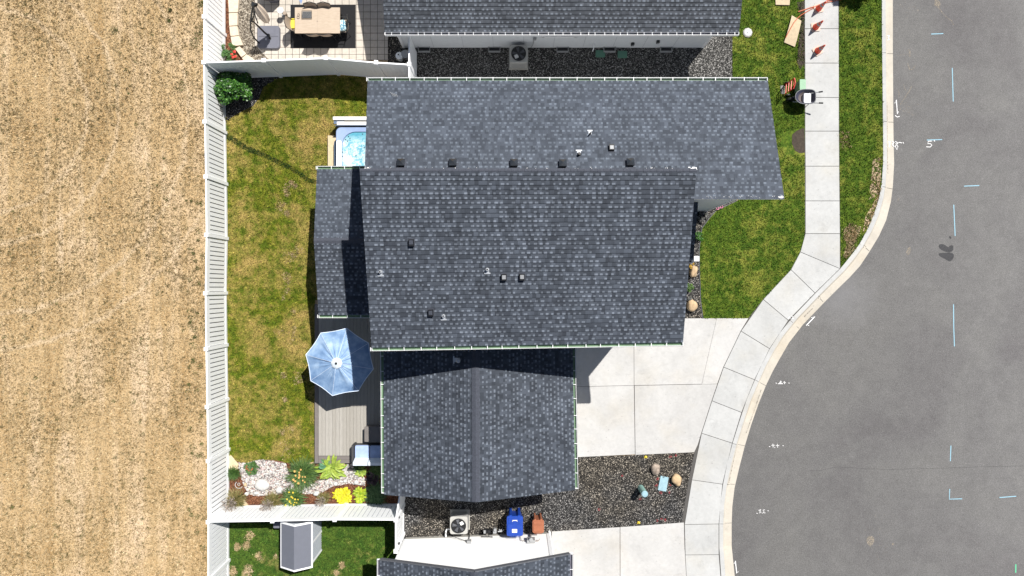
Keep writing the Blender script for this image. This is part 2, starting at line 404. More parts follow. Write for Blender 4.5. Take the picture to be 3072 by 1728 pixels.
c_ = t.ramp(big, [(0.28, (0.122, 0.117, 0.119)), (0.5, (0.148, 0.145, 0.144)), (0.72, (0.168, 0.165, 0.160))])
c_ = t.mix(1.0, c_, t.ramp(mid, [(0.3, 0.90), (0.7, 1.08)]), 'MULTIPLY')
c_ = t.mix(1.0, c_, t.ramp(t.noise(22, 2, 0.8, o_), [(0.25, 0.80), (0.5, 1.0), (0.78, 1.25)]), 'MULTIPLY')
c_ = t.mix(1.0, c_, t.ramp(tiny, [(0.3, 0.60), (0.5, 1.0), (0.72, 1.6)]), 'MULTIPLY')
sx_ = t.n('ShaderNodeSeparateXYZ', i0=o_).outputs[0]
lane = t.ramp(t.math('DIVIDE', t.math('SUBTRACT', sx_, 8.0), 14.0), [(0.0, 0.88), (0.55, 0.98), (1.0, 1.16)])
c_ = t.mix(1.0, c_, lane, 'MULTIPLY')
vs_ = t.n('ShaderNodeTexVoronoi', Vector=o_, Scale=4.5).outputs['Distance']
c_ = t.mix(t.ramp(vs_, [(0.0, 1.0), (0.055, 0.0)]), c_, (0.55, 0.53, 0.49))
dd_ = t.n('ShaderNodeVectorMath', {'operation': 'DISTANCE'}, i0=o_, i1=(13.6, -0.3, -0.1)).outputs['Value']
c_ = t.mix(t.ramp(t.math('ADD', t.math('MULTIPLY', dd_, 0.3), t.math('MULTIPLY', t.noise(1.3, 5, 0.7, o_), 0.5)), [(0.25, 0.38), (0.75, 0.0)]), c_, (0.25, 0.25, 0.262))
M['asphalt'] = t.out(c_, 0.9, bump=tiny, bstr=0.3, bdist=0.006, spec=0.25)
dk, lt, tb = (0.030, 0.037, 0.050), (0.078, 0.093, 0.120), (0.185, 0.213, 0.26)
M['shingle'] = shingle_mat('grey_shingles', dk, lt, tb)
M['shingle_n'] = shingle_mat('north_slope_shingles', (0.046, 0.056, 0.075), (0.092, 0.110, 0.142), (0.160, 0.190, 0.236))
M['shingle_t'] = shingle_mat('neighbour_shingles', (0.034, 0.040, 0.050), (0.078, 0.089, 0.108), (0.170, 0.195, 0.235))
M['ridge'] = simple('ridge_cap_shingle', (0.050, 0.057, 0.077), 0.85, var=0.3, scale=20)
M['white'] = simple('white_vinyl', (0.87, 0.885, 0.90), 0.45, var=0.03)
M['trim'] = simple('white_trim', (0.80, 0.81, 0.82), 0.5, var=0.03)
M['groove'] = simple('fence_groove', (0.035, 0.035, 0.04), 0.8, var=0.1)
M['groove_l'] = simple('fence_groove_pale', (0.52, 0.54, 0.57), 0.8, var=0.05)
M['siding'] = simple('pale_siding', (0.66, 0.68, 0.70), 0.6, var=0.05)
M['siding_w'] = simple('white_lap_siding', (0.82, 0.82, 0.81), 0.55, var=0.03)
M['found'] = concrete_mat('foundation_concrete', (0.42, 0.41, 0.38), 0.12)
M['gut_in'] = simple('gutter_inside_green', (0.13, 0.22, 0.13), 0.5, var=0.25, scale=3)
M['gut_dark'] = simple('gutter_inside_dirty', (0.10, 0.10, 0.13), 0.6, var=0.7, scale=5)
M['soffit'] = simple('dark_fascia', (0.10, 0.105, 0.12), 0.7)
M['black'] = simple('black_metal', (0.010, 0.011, 0.013), 0.45, var=0.2)
M['blackp'] = simple('black_plastic', (0.030, 0.034, 0.042), 0.3, var=0.2)
M['lead'] = simple('galvanised_flashing', (0.50, 0.53, 0.57), 0.45, metal=0.3, var=0.08)
M['pipe'] = simple('grey_pvc_pipe', (0.30, 0.27, 0.25), 0.5)
M['glass'] = simple('dark_window_glass', (0.03, 0.035, 0.045), 0.08, var=0.2)
M['grey'] = simple('grey_metal', (0.36, 0.37, 0.38), 0.5, metal=0.2, var=0.1)
M['ac'] = simple('beige_grey_cabinet', (0.46, 0.455, 0.43), 0.5, var=0.06)
M['green_box'] = simple('green_utility_plastic', (0.09, 0.22, 0.16), 0.6)
M['green_ped'] = simple('green_pedestal_paint', (0.17, 0.33, 0.20), 0.55, var=0.15, scale=12)
M['lid_blue'] = simple('pale_blue_polymer_lid', (0.30, 0.47, 0.54), 0.7, var=0.15, scale=10)
M['post_green'] = simple('pale_green_post', (0.27, 0.48, 0.43), 0.55, var=0.08)
M['orange'] = simple('orange_cone_plastic', (0.92, 0.075, 0.025), 0.45, var=0.12)
M['refl'] = simple('cone_reflective_band', (0.40, 0.40, 0.42), 0.4)
M['conebase'] = simple('cone_base_rubber', (0.62, 0.50, 0.42), 0.8, var=0.2, scale=12)
M['blue_bin'] = simple('blue_bin_plastic', (0.010, 0.055, 0.36), 0.38, var=0.12)
M['brown_bin'] = simple('orange_brown_bin_plastic', (0.36, 0.125, 0.062), 0.42, var=0.12)
M['sticker'] = simple('white_sticker', (0.75, 0.75, 0.74), 0.5)
M['deck'] = None
t = NT('deck_boards'); o_ = t.obj()
rn = t.n('ShaderNodeNewGeometry').outputs['Random Per Island']
c_ = t.ramp(rn, [(0, (0.33, 0.31, 0.275)), (1, (0.39, 0.37, 0.335))])
c_ = t.mix(1.0, c_, t.ramp(t.noise(4, 4, 0.6, t.scalevec(o_, (12, 0.8, 1))), [(0.3, 0.85), (0.7, 1.08)]), 'MULTIPLY')
M['deck'] = t.out(c_, 0.7)
M['deck_edge'] = simple('deck_border_board', (0.175, 0.155, 0.145), 0.7, var=0.1)
M['canopy'] = None
t = NT('light_blue_canopy'); o_ = t.obj()
c_ = t.ramp(t.noise(2.4, 4, 0.6, o_), [(0.3, (0.11, 0.20, 0.36)), (0.5, (0.19, 0.30, 0.47)), (0.72, (0.33, 0.45, 0.60))])
M['canopy'] = t.out(c_, 0.65, bump=t.noise(30, 3), bstr=0.1)
M['canopy_w'] = simple('faded_canopy_top', (0.52, 0.58, 0.64), 0.7, var=0.1)
M['canopy_hem'] = simple('canopy_hem', (0.60, 0.68, 0.80), 0.6)
M['cushion'] = simple('blue_grey_cushion', (0.30, 0.39, 0.60), 0.8, var=0.15)
M['cushion_w'] = simple('pale_cushion_back', (0.62, 0.68, 0.74), 0.8, var=0.1)
M['wicker'] = simple('dark_wicker', (0.05, 0.05, 0.055), 0.7, var=0.3, scale=40)
M['box_brown'] = simple('brown_grey_deck_box', (0.17, 0.155, 0.145), 0.6)
M['rug'] = simple('black_rug', (0.010, 0.010, 0.012), 0.95, var=0.3, scale=30)
M['table'] = None
t = NT('weathered_wood_table'); o_ = t.obj()
c_ = t.ramp(t.noise(5, 5, 0.65, t.scalevec(o_, (1.2, 9, 1)), 0.5), [(0.3, (0.44, 0.345, 0.255)), (0.7, (0.56, 0.46, 0.355))])
M['table'] = t.out(c_, 0.6)
M['sling'] = simple('tan_sling_fabric', (0.36, 0.29, 0.23), 0.8, var=0.12, scale=14)
M['yellow'] = simple('yellow_cushion', (0.78, 0.62, 0.06), 0.8)
M['teal'] = None
t = NT('blue_patterned_pillow'); c_ = t.ramp(t.noise(9, 3, 0.6, None, 1.2), [(0.42, (0.03, 0.15, 0.27)), (0.5, (0.30, 0.55, 0.62)), (0.58, (0.80, 0.84, 0.80))])
M['teal'] = t.out(c_, 0.8)
M['slate'] = simple('slate_blue_umbrella_base', (0.145, 0.150, 0.185), 0.5, var=0.08)
M['beige_cloth'] = simple('beige_folded_canopy', (0.50, 0.42, 0.34), 0.85, var=0.2, scale=20)
M['block'] = simple('tan_wall_block', (0.62, 0.53, 0.41), 0.9, var=0.15, scale=9)
M['stone_w'] = simple('white_limestone', (0.47, 0.465, 0.45), 0.8, var=0.22, scale=12)
M['stone_t'] = simple('tan_sandstone', (0.55, 0.40, 0.24), 0.9, var=0.25, scale=9)
M['stone_g'] = simple('mottled_fieldstone', (0.33, 0.27, 0.22), 0.9, var=0.55, scale=9)
M['tan_mat'] = simple('tan_stepping_slab', (0.60, 0.49, 0.32), 0.9, var=0.15, scale=9)
M['wood'] = simple('bare_plywood', (0.52, 0.42, 0.28), 0.8, var=0.15, scale=9)
M['hose'] = simple('terracotta_hose', (0.55, 0.14, 0.06), 0.5)
M['red'] = simple('red_paint_metal', (0.60, 0.03, 0.02), 0.4)
M['bag'] = simple('white_paper_sack', (0.62, 0.64, 0.68), 0.7, var=0.1, scale=16)
M['tray'] = simple('dark_wheelbarrow_tray', (0.045, 0.045, 0.075), 0.5, var=0.4, scale=9)
M['mortar'] = simple('mortar_residue', (0.13, 0.11, 0.11), 0.9, var=0.3, scale=14)
M['paint_w'] = simple('white_marking_paint', (0.85, 0.85, 0.85), 0.7)
M['paint_b'] = simple('blue_marking_paint', (0.30, 0.52, 0.64), 0.7, var=0.2)
M['paint_g'] = simple('green_marking_paint', (0.10, 0.45, 0.25), 0.7)
M['paint_r'] = simple('red_marking_paint', (0.34, 0.05, 0.06), 0.8, var=0.4, scale=30)
M['oil'] = simple('dark_oil_stain', (0.075, 0.075, 0.080), 0.8, var=0.25, scale=9)
M['spill'] = simple('pale_cement_spill', (0.40, 0.34, 0.26), 0.9, var=0.2, scale=12)
M['spill2'] = simple('cement_residue', (0.27, 0.23, 0.19), 0.9, var=0.3, scale=12)
M['shed_roof'] = simple('grey_resin_roof', (0.155, 0.165, 0.20), 0.5, var=0.04)
M['shed_wall'] = simple('pale_resin_wall', (0.56, 0.60, 0.66), 0.5, var=0.04)
M['pool_shell'] = simple('spa_shell_blue', (0.30, 0.40, 0.62), 0.35, var=0.08)
M['pool_white'] = simple('spa_rim_white', (0.78, 0.80, 0.80), 0.4, var=0.03)
M['cover'] = simple('white_spa_cover_edge', (0.78, 0.77, 0.74), 0.6, var=0.04)
M['cover_g'] = simple('grey_spa_cover', (0.11, 0.16, 0.24), 0.6)
M['jet'] = simple('spa_jet', (0.03, 0.05, 0.07), 0.3)
t = NT('spa_water'); o_ = t.obj()
foam = t.ramp(t.math('ADD', t.math('MULTIPLY', t.noise(3.0, 5, 0.65, o_, 0.8), 0.55), t.math('MULTIPLY', t.noise(14, 4, 0.7, o_, 0.8), 0.45)), [(0.43, 0.0), (0.56, 1.0)])
sy_ = t.n('ShaderNodeSeparateXYZ', i0=o_).outputs[1]
edge = t.ramp(t.math('ADD', sy_, 0.3), [(0.60, 1.0), (0.98, 0.0)])
foam = t.math('MULTIPLY', foam, edge)
c_ = t.mix(foam, t.ramp(t.noise(2.5, 3, 0.6, o_), [(0.3, (0.07, 0.28, 0.38)), (0.7, (0.16, 0.40, 0.48))]), (0.60, 0.70, 0.71))
M['water'] = t.out(c_, 0.15, bump=t.noise(20, 3), bstr=0.2)
# foliage
M['bush'] = leaf_mat('glossy_green_leaves', (0.006, 0.040, 0.010), (0.085, 0.23, 0.025), 0.4)
M['daylily'] = leaf_mat('daylily_leaves', (0.03, 0.085, 0.02), (0.13, 0.22, 0.05))
M['tuft_g'] = leaf_mat('dark_green_tuft', (0.025, 0.075, 0.012), (0.08, 0.16, 0.03))
M['tuft_y'] = leaf_mat('ornamental_grass', (0.07, 0.10, 0.02), (0.34, 0.26, 0.11))
M['seed'] = leaf_mat('purple_grey_seed_heads', (0.20, 0.16, 0.14), (0.50, 0.43, 0.37))
M['hosta_y'] = leaf_mat('yellow_green_hosta', (0.18, 0.30, 0.03), (0.42, 0.50, 0.09))
M['hosta_b'] = leaf_mat('blue_green_hosta', (0.05, 0.17, 0.09), (0.16, 0.32, 0.16))
M['gold'] = leaf_mat('golden_hosta', (0.36, 0.34, 0.01), (0.70, 0.62, 0.02))
M['chart'] = leaf_mat('chartreuse_hosta', (0.20, 0.33, 0.015), (0.46, 0.52, 0.03))
M['lirio'] = leaf_mat('striped_lilyturf', (0.02, 0.07, 0.02), (0.12, 0.22, 0.09))
M['purple'] = leaf_mat('dark_purple_leaves', (0.015, 0.008, 0.018), (0.07, 0.04, 0.06))
M['red_fl'] = simple('red_flower', (0.55, 0.03, 0.02), 0.6, var=0.2)
M['peach_fl'] = simple('peach_flower', (0.85, 0.50, 0.16), 0.6, var=0.25, scale=20)
M['yel_fl'] = simple('yellow_flower', (0.85, 0.65, 0.06), 0.6, var=0.15)
M['azal'] = leaf_mat('azalea_leaves', (0.03, 0.09, 0.02), (0.10, 0.20, 0.05))
M['lav'] = leaf_mat('lavender_leaves', (0.06, 0.08, 0.05), (0.22, 0.20, 0.22))
M['bark'] = simple('grey_bark', (0.16, 0.12, 0.09), 0.9, var=0.3, scale=20)
M['lush'] = leaf_mat('lush_green_strip', (0.012, 0.045, 0.010), (0.05, 0.10, 0.02), 0.8)
M['pink'] = simple('pink_marker_plastic', (0.75, 0.22, 0.38), 0.5)
M['chip'] = simple('white_sealant_flecks', (0.80, 0.80, 0.80), 0.6)

def speckle(name, c, lo=.42, hi=.58, amax=.85, sc=18):
    t = NT(name); a = t.ramp(t.noise(sc, 4, .75), [(lo, 0.0), (hi, amax)])
    m = t.out(t.ramp(t.noise(8, 3), [(.3, tuple(x * .85 for x in c)), (.7, c)]), 0.9); t.set(t.b.inputs['Alpha'], a); return m
M['spill'] = speckle('pale_cement_spill', (0.42, 0.36, 0.28), .40, .62, .8)
M['spill2'] = speckle('cement_residue', (0.36, 0.31, 0.25), .42, .62, .7)
M['oil'] = speckle('dark_oil_stain', (0.065, 0.065, 0.070), .15, .45, .85)
M['grime'] = speckle('gutter_grime', (0.12, 0.10, 0.085), .42, .62, .75, 14)
M['sand'] = speckle('bare_sandy_soil', (0.60, 0.45, 0.30), .46, .54, .95, 7)
M['paint_w'] = speckle('white_marking_paint', (0.85, 0.85, 0.85), .22, .42, .95, 40)
M['paint_b'] = speckle('blue_marking_paint', (0.30, 0.52, 0.64), .22, .45, .9, 40)
t = NT('vent_metal'); M['vent'] = t.out(t.ramp(t.noise(3, 2), [(.3, (.022, .025, .03)), (.7, (.045, .052, .062))]), .22, .2, spec=.7)
# ================================================================ GROUND, STREET, PATHS
kerb = [((2644, -500), (2682, -500)), ((2644, -80), (2682, -80)), ((2645, 130), (2682, 130)), ((2648, 400), (2684, 400)), ((2648, 490), (2686, 490)),
        ((2644, 550), (2682, 560)), ((2637, 590), (2676, 605)), ((2622, 640), (2662, 660)), ((2603, 685), (2640, 708)),
        ((2577, 733), (2611, 756)), ((2549, 770), (2583, 798)), ((2520, 806), (2553, 831)), ((2481, 844), (2514, 869)),
        ((2445, 880), (2477, 906)), ((2381, 947), (2411, 975)), ((2339, 998), (2370, 1028)), ((2308, 1047), (2341, 1078)),
        ((2285, 1092), (2319, 1118)), ((2264, 1139), (2300, 1158)), ((2240, 1196), (2277, 1215)), ((2218, 1262), (2256, 1275)),
        ((2197, 1329), (2237, 1338)), ((2181, 1389), (2221, 1400)), ((2168, 1455), (2206, 1464)), ((2160, 1512), (2199, 1521)),
        ((2157, 1572), (2197, 1576)), ((2157, 1640), (2197, 1640)), ((2163, 1728), (2206, 1728)), ((2170, 1800), (2216, 1800)), ((2200, 2300), (2250, 2300))]
backs = [P(*a) for a, b in kerb]; strs = [P(*b) for a, b in kerb]
sheet('ground', [(-260, 260), (backs[0].x, 260)] + [(p.x, p.y) for p in backs] + [(backs[-1].x, -260), (-260, -260)], -0.012, M['field'])
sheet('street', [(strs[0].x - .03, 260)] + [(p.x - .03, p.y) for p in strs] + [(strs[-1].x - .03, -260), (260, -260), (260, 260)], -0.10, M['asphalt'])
b = MB(); prof = [(0, -0.05), (0.0, 0.035), (0.30, 0.03), (0.44, -0.055), (1.0, -0.088), (1.0, -0.13)]
prev = None
K2 = [(P(*a), P(*c)) for a, c in kerb]
K2 = [(Vector((K2[0][0].x, 200, 0)), Vector((K2[0][1].x, 200, 0)))] + K2 + [(Vector((K2[-1][0].x, -200, 0)), Vector((K2[-1][1].x, -200, 0)))]
rows = [[Vector((A.x + (B.x - A.x) * t_, A.y + (B.y - A.y) * t_, z_)) for t_, z_ in prof] for A, B in K2]
for i in range(len(rows) - 1):
    for j in range(len(prof) - 1): b.quad(rows[i][j], rows[i][j + 1], rows[i + 1][j + 1], rows[i + 1][j], 2 if j < 2 else 0)
for (A, B) in ((P(2646, 159), P(2683, 159)), (P(2649, 365), P(2685, 365)), (P(2646, 560), P(2682, 566)), (P(2590, 735), P(2611, 753)), (P(2455, 887), P(2472, 906)),
               (P(2368, 960), P(2399, 985)), (P(2264, 1139), (P(2300, 1158))), (P(2197, 1330), P(2237, 1339)), (P(2181, 1452), P(2206, 1455)), (P(2158, 1571), P(2197, 1571))):
    d = (B - A); L_ = d.length; A2 = A + d * 0.45
    b.bar(Vector((A2.x, A2.y, -0.062)), Vector((B.x, B.y, -0.086)), 0.014, 0.012, 1)
    b.bar(Vector((A.x, A.y, 0.033)), Vector((A.x, A.y, 0.033)) + d * 0.3, 0.014, 0.008, 1)
kb = b.build('kerb', [M['curb'], M['joint'], M['concrete']]); kb['kind'] = 'structure'
b = MB()
for pts_, w_ in ((((2176, 1500), (2172, 1530), (2171, 1560)), .05), (((2171, 1655), (2173, 1690), (2178, 1728)), .06), (((2213, 1335), (2200, 1390), (2188, 1450)), .03), (((2440, 925), (2415, 950)), .04), (((2663, 300), (2664, 420)), .03), (((2664, 430), (2666, 520)), .025), (((2285, 1170), (2262, 1240), (2240, 1300)), .025)): ribbon(b, [P(x, y) for x, y in pts_], w_, -.055)
b.build('grime', M['grime'], kb)

# sidewalk panels, one sheet with real open joints over a dark base
JL = [(2413, -322), (2413, -219), (2413, -117), (2413, -15), (2413, 87), (2414, 190), (2414, 293), (2414, 394), (2415, 499), (2415, 603), (2415, 701), (2400, 756), (2372, 809), (2289, 898), (2222, 993), (2170, 1101), (2135, 1202), (2104, 1299), (2075, 1439), (2053, 1573), (2055, 1664), (2060, 1760), (2066, 1860)]
JR = [(2515, -322), (2515, -219), (2515, -117), (2515, -15), (2515, 87), (2516, 190), (2516, 293), (2516, 394), (2517, 499), (2518, 603), (2519, 701), (2519, 806), (2444, 879), (2364, 961), (2308, 1046), (2263, 1139), (2224, 1237), (2196, 1329), (2167, 1452), (2156, 1571), (2156, 1663), (2164, 1760), (2172, 1860)]
b = MB(); g = 0.010
for i in range(len(JL) - 1):
    q = [P(*JL[i]), P(*JR[i]), P(*JR[i + 1]), P(*JL[i + 1])]
    c0 = sum(q, Vector()) / 4
    def mid(a, c, k, bow):
        m_ = a.lerp(c, k); d = (c - a).normalized(); return m_
    w = 0.011
    ins = []
    for k in range(4):
        p, pn, pp = q[k], q[(k + 1) % 4], q[(k - 1) % 4]
        d1 = (pn - p).normalized(); d2 = (pp - p).normalized(); ins.append(p + (d1 + d2) * w)
    b.prism([(p.x, p.y) for p in ins], -0.03, 0.034)
b.build('sidewalk', M['concrete'])['kind'] = 'structure'
poly = [P(p[0] - 9, p[1]) for p in JL] + [P(p[0] + 7, p[1] + 3) for p in JR[::-1]]
sheet('sidewalk_bed', poly, 0.016, M['joint'])

def boxpoly(x0, y0, x1, y1): return [P(x0, y0), P(x1, y0), P(x1, y1), P(x0, y1)]
verge = [P(2518, -300), P(2644, -300), P(2645, 130), P(2648, 400), P(2648, 490), P(2644, 550), P(2622, 640), P(2603, 685), P(2577, 733), P(2549, 770), P(2521, 803), P(2520, 701), P(2518, 499), P(2516, 190)]
front = [P(2197, -300), P(2412, -300), P(2413, 190), P(2414, 701), P(2408, 730), P(2399, 757), P(2386, 782), P(2371, 810), P(2335, 848), P(2288, 899), P(2244, 955), P(2110, 956), P(2103, 900), P(2100, 820), P(2099, 745), P(2107, 684), P(2128, 656), P(2149, 632), P(2215, 600), P(2215, 300), P(2197, 236)]
lawn = [P(675, 226), P(950, 222), P(1110, 230), P(1110, 420), P(985, 420), P(985, 500), P(1110, 500), P(1110, 900), P(945, 900), P(945, 1385), P(880, 1392), P(862, 1388), P(835, 1381), P(800, 1378), P(770, 1381), P(745, 1388), P(720, 1386), P(704, 1378), P(690, 1368), P(675, 1362)]
bedcorner = [P(675, 226), P(850, 226), P(790, 262), P(778, 296), P(760, 318), P(727, 334), P(700, 350), P(683, 362), P(676, 340)]
low = [P(677, 1520), P(1206, 1520), P(1206, 1660), P(1230, 1900), P(677, 1900)]
sheet('front_lawn', front, 0.020, M['lawn_front']); sheet('verge_lawn', verge, 0.020, M['lawn_front'])
sheet('back_lawn', lawn, 0.016, M['lawn_back']); sheet('neighbour_lawn', low, 0.016, M['lawn_low'])
sheet('corner_bed', bedcorner, 0.024, M['gravel'])
front_hole = [[P(2340, 400), P(2415, 380), P(2415, 465), P(2350, 465)]]
tag(blades('grass', front, 800, 0.06, 0.014, 0.018, M['lawn_front_b'], seed=3, holes=front_hole), kind='stuff')
blades('grass', verge, 800, 0.06, 0.014, 0.018, M['lawn_front_b'], seed=4)
blades('grass', lawn, 750, 0.06, 0.014, 0.014, M['lawn_back_b'], holes=[bedcorner], seed=5)
blades('grass', low, 750, 0.06, 0.014, 0.014, M['lawn_low_b'], seed=6)
fieldp = [P(-60, -60), P(676, -60), P(684, 1790), P(-60, 1790)]
blades('dry_grass', fieldp, 520, 0.065, 0.012, -0.012, M['straw'], lean=1.0, seed=7)
clumps('field_tufts', [P(-30, -30), P(676, -30), P(684, 1760), P(-30, 1760)], 26000, 6, .022, .055, .011, -.012, M['tuft_d'], seed=31)
clumps('field_tufts', [P(-30, -30), P(676, -30), P(684, 1760), P(-30, 1760)], 2600, 16, .035, .065, .011, -.012, M['weed_d'], seed=32)
# weeds growing along the outside of the fence and here and there in the field
rs = np.random.RandomState(11)
wb = MB()
def tuftat(wb, p, r, n, h, m=0):
    for _ in range(n):
        a = random.uniform(0, 6.283); rr = r * math.sqrt(random.random()); x = p[0] + rr * math.cos(a); y = p[1] + rr * math.sin(a)
        a = random.uniform(0, 6.283); hh = h * random.uniform(0.5, 1.2); w = 0.012; l = hh * random.uniform(0.2, 1.0); a2 = random.uniform(0, 6.283)
        wb.add([(x - w * math.cos(a), y - w * math.sin(a), -0.012), (x + w * math.cos(a), y + w * math.sin(a), -0.012), (x + l * math.cos(a2), y + l * math.sin(a2), hh)], [(0, 1, 2)], m)
for (x, y, r) in ((605, 12, .12), (608, 80, .15), (596, 105, .14), (585, 130, .16), (508, 62, .05), (512, 30, .04), (543, 258, .16), (345, 92, .12)): tuftat(wb, P(x, y), r * 1.3, 90, .09)
for i in range(46): tuftat(wb, P(random.uniform(565, 612), random.uniform(540, 1728)), random.uniform(.05, .16), 45, .08)
for i in range(90): tuftat(wb, P(random.uniform(0, 600), random.uniform(0, 1728)), random.uniform(.04, .11), 26, .06)
tag(wb.build('field_weeds', M['weed']), kind='stuff')
# lusher strip of turf across the back lawn
tr = [P(680, 408), P(700, 418), P(722, 432), P(745, 447), P(790, 463), P(830, 482), P(868, 500), P(900, 520), P(925, 538), P(948, 546)]
st_ = []
for i, p in enumerate(tr): st_.append(p + Vector((0.04, 0.10 - 0.006 * i, 0)))
for p in tr[::-1]: st_.append(p - Vector((0.04, 0.09, 0)))
blades('lush_grass_strip', [(p.x, p.y) for p in st_], 2600, 0.075, 0.010, 0.014, M['lush'], seed=8)
# gravel, driveways, patio
sheet('side_gravel', [P(1206, 1290), P(1735, 1290), P(1735, 1371), P(2100, 1356), P(2090, 1439), P(2075, 1516), P(2070, 1572), P(1860, 1590), P(1655, 1604), P(1640, 1640), P(1206, 1640)], 0.014, M['gravel'])
sheet('alley_gravel', [P(1226, 60), P(2197, 60), P(2197, 236), P(2150, 410), P(1226, 410)], 0.008, M['gravel_alley'])
sheet('front_bed_gravel', [P(1900, 590), P(2215, 601), P(2148, 632), P(2106, 684), P(2098, 745), P(2099, 820), P(2102, 900), P(2109, 956), P(1900, 958)], 0.012, M['gravel'])
eb = MB(); ribbon(eb, [P(2213, 601, .035), P(2148, 632, .035), P(2127, 656, .035), P(2106, 684, .035), P(2098, 745, .035), P(2099, 820, .035), P(2102, 900, .035), P(2109, 956, .035)], 0.022)
eb.build('bed_edging', M['soffit'])['kind'] = 'structure'
b = MB()
def drive(cells, gap=0.008):
    for q in cells:
        q = [P(*p) for p in q]; ins = []
        for k in range(4):
            p, pn, pp = q[k], q[(k + 1) % 4], q[(k - 1) % 4]
            ins.append(p + ((pn - p).normalized() + (pp - p).normalized()) * gap)
        b.prism([(p.x, p.y) for p in ins], -0.02, 0.028)
drive([[(1640, 900), (1901, 900), (1902, 1156), (1640, 1162)], [(1901, 954.5), (2150, 954.5), (2105, 1152), (1902, 1156)], [(1640, 1162), (1902, 1156), (1905, 1363), (1640, 1376)]])
# pieces bounded by the curved sidewalk edge
def dpoly(pts): b.prism([(P(*p).x, P(*p).y) for p in pts], -0.02, 0.028)
dpoly([(2150, 954.7), (2244, 955), (2221, 993), (2190, 1058), (2169, 1101), (2151, 1151), (2105, 1152.4)])
dpoly([(1903.5, 1157), (2151, 1152), (2134, 1202), (2118, 1252), (2103, 1299), (2092, 1335), (2082, 1356), (1906, 1364)])
b.build('driveway', M['drive'])['kind'] = 'structure'
sheet('driveway_bed', [P(1645, 905), P(1900, 905), P(1901, 960), P(2238, 960), P(2165, 1101), P(2078, 1354), P(1645, 1372)], 0.006, M['joint'])
b = MB()
dpoly([(1655, 1594), (1859, 1581), (1859.6, 1900), (1655, 1900)]); dpoly([(1860.6, 1581), (2051, 1567), (2053, 1640), (2060, 1760), (2066, 1900), (1861, 1900)])
b.build('neighbour_driveway', M['drive'])['kind'] = 'structure'
sheet('patio_bed', [P(764, -400), P(1165, -400), P(1165, 60), P(1165, 181), P(810, 181), P(764, 135)], 0.006, M['joint'])
sheet('patio', [P(766, -398), P(1164, -398), P(1164, 180), P(808, 180), P(766, 137)], 0.026, M['paver'])
sheet('patio_gravel', [P(700, -300), P(764, -300), P(764, 136), P(810, 181), P(768, 190), P(730, 175), P(705, 120), P(698, 30)], 0.012, M['gravel_tan'])
sheet('patio_bark', [P(664, -300), P(690, -300), P(692, 60), P(696, 130), P(745, 185), P(668, 190)], 0.012, M['mulch'])
sheet('side_strip_gravel', [P(1164, -60), P(1226, -60), P(1226, 196), P(1164, 190)], 0.010, M['gravel'])

# garden bed at the foot of the back lawn
bed = [P(684, 1360), P(704, 1379), P(722, 1387), P(745, 1389), P(770, 1382), P(800, 1379), P(835, 1382), P(862, 1389), P(880, 1393), P(945, 1390), P(1060, 1388), P(1206, 1380), P(1206, 1520), P(684, 1524)]
sheet('garden_mulch', bed, 0.010, M['mulch'])
zg = ZR(660, 1360, 8.573)
rockp = [zg(480, 225), zg(700, 250), zg(900, 180), zg(1100, 150), zg(1300, 190), zg(1700, 250), zg(1760, 450), zg(2000, 700), zg(2400, 750), ZR(940, 1360, 8.573)(300, 600), ZR(940, 1360, 8.573)(800, 300), ZR(940, 1360, 8.573)(950, 260), ZR(940, 1360, 8.573)(1330, 640), ZR(940, 1360, 8.573)(1330, 830), ZR(940, 1360, 8.573)(900, 780), ZR(940, 1360, 8.573)(500, 850), ZR(940, 1360, 8.573)(200, 1020), zg(2200, 1050), zg(1900, 950), zg(1500, 1050), zg(1000, 1100), zg(760, 1050), zg(620, 860), zg(560, 620), zg(500, 450)]
sheet('white_rock_bed', rockp, 0.020, M['rock_white'])
rb = MB(); rsx = random.Random(5)
xs = [p.x for p in rockp]; ys = [p.y for p in rockp]; cnt = 0
rp2 = [(p.x, p.y) for p in rockp]
while cnt < 900:
    x = rsx.uniform(min(xs), max(xs)); y = rsx.uniform(min(ys), max(ys))
    if not pip(np.array([x]), np.array([y]), rp2)[0]: continue
    s_ = rsx.uniform(0.018, 0.045); a0 = rsx.uniform(0, 6); h_ = s_ * rsx.uniform(.5, .9); vs = []
    for k in range(6):
        a = a0 + k * 1.047; rr = s_ * rsx.uniform(.75, 1.15); vs.append((x + rr * math.cos(a), y + rr * .8 * math.sin(a), .018))
    for k in range(6):
        a = a0 + k * 1.047; rr = s_ * rsx.uniform(.35, .6); vs.append((x + rr * math.cos(a), y + rr * .8 * math.sin(a), .018 + h_))
    rb.add(vs, [(k, (k + 1) % 6, 6 + (k + 1) % 6, 6 + k) for k in range(6)] + [tuple(range(6, 12))], rsx.choice([0, 0, 0, 1, 2])); cnt += 1
tag(rb.build('river_stones', [M['stone_w'], simple('pink_stone', (0.55, 0.40, 0.38), 0.8, var=.2), simple('cream_stone', (0.68, 0.62, 0.52), 0.8, var=.2)]), kind='stuff')

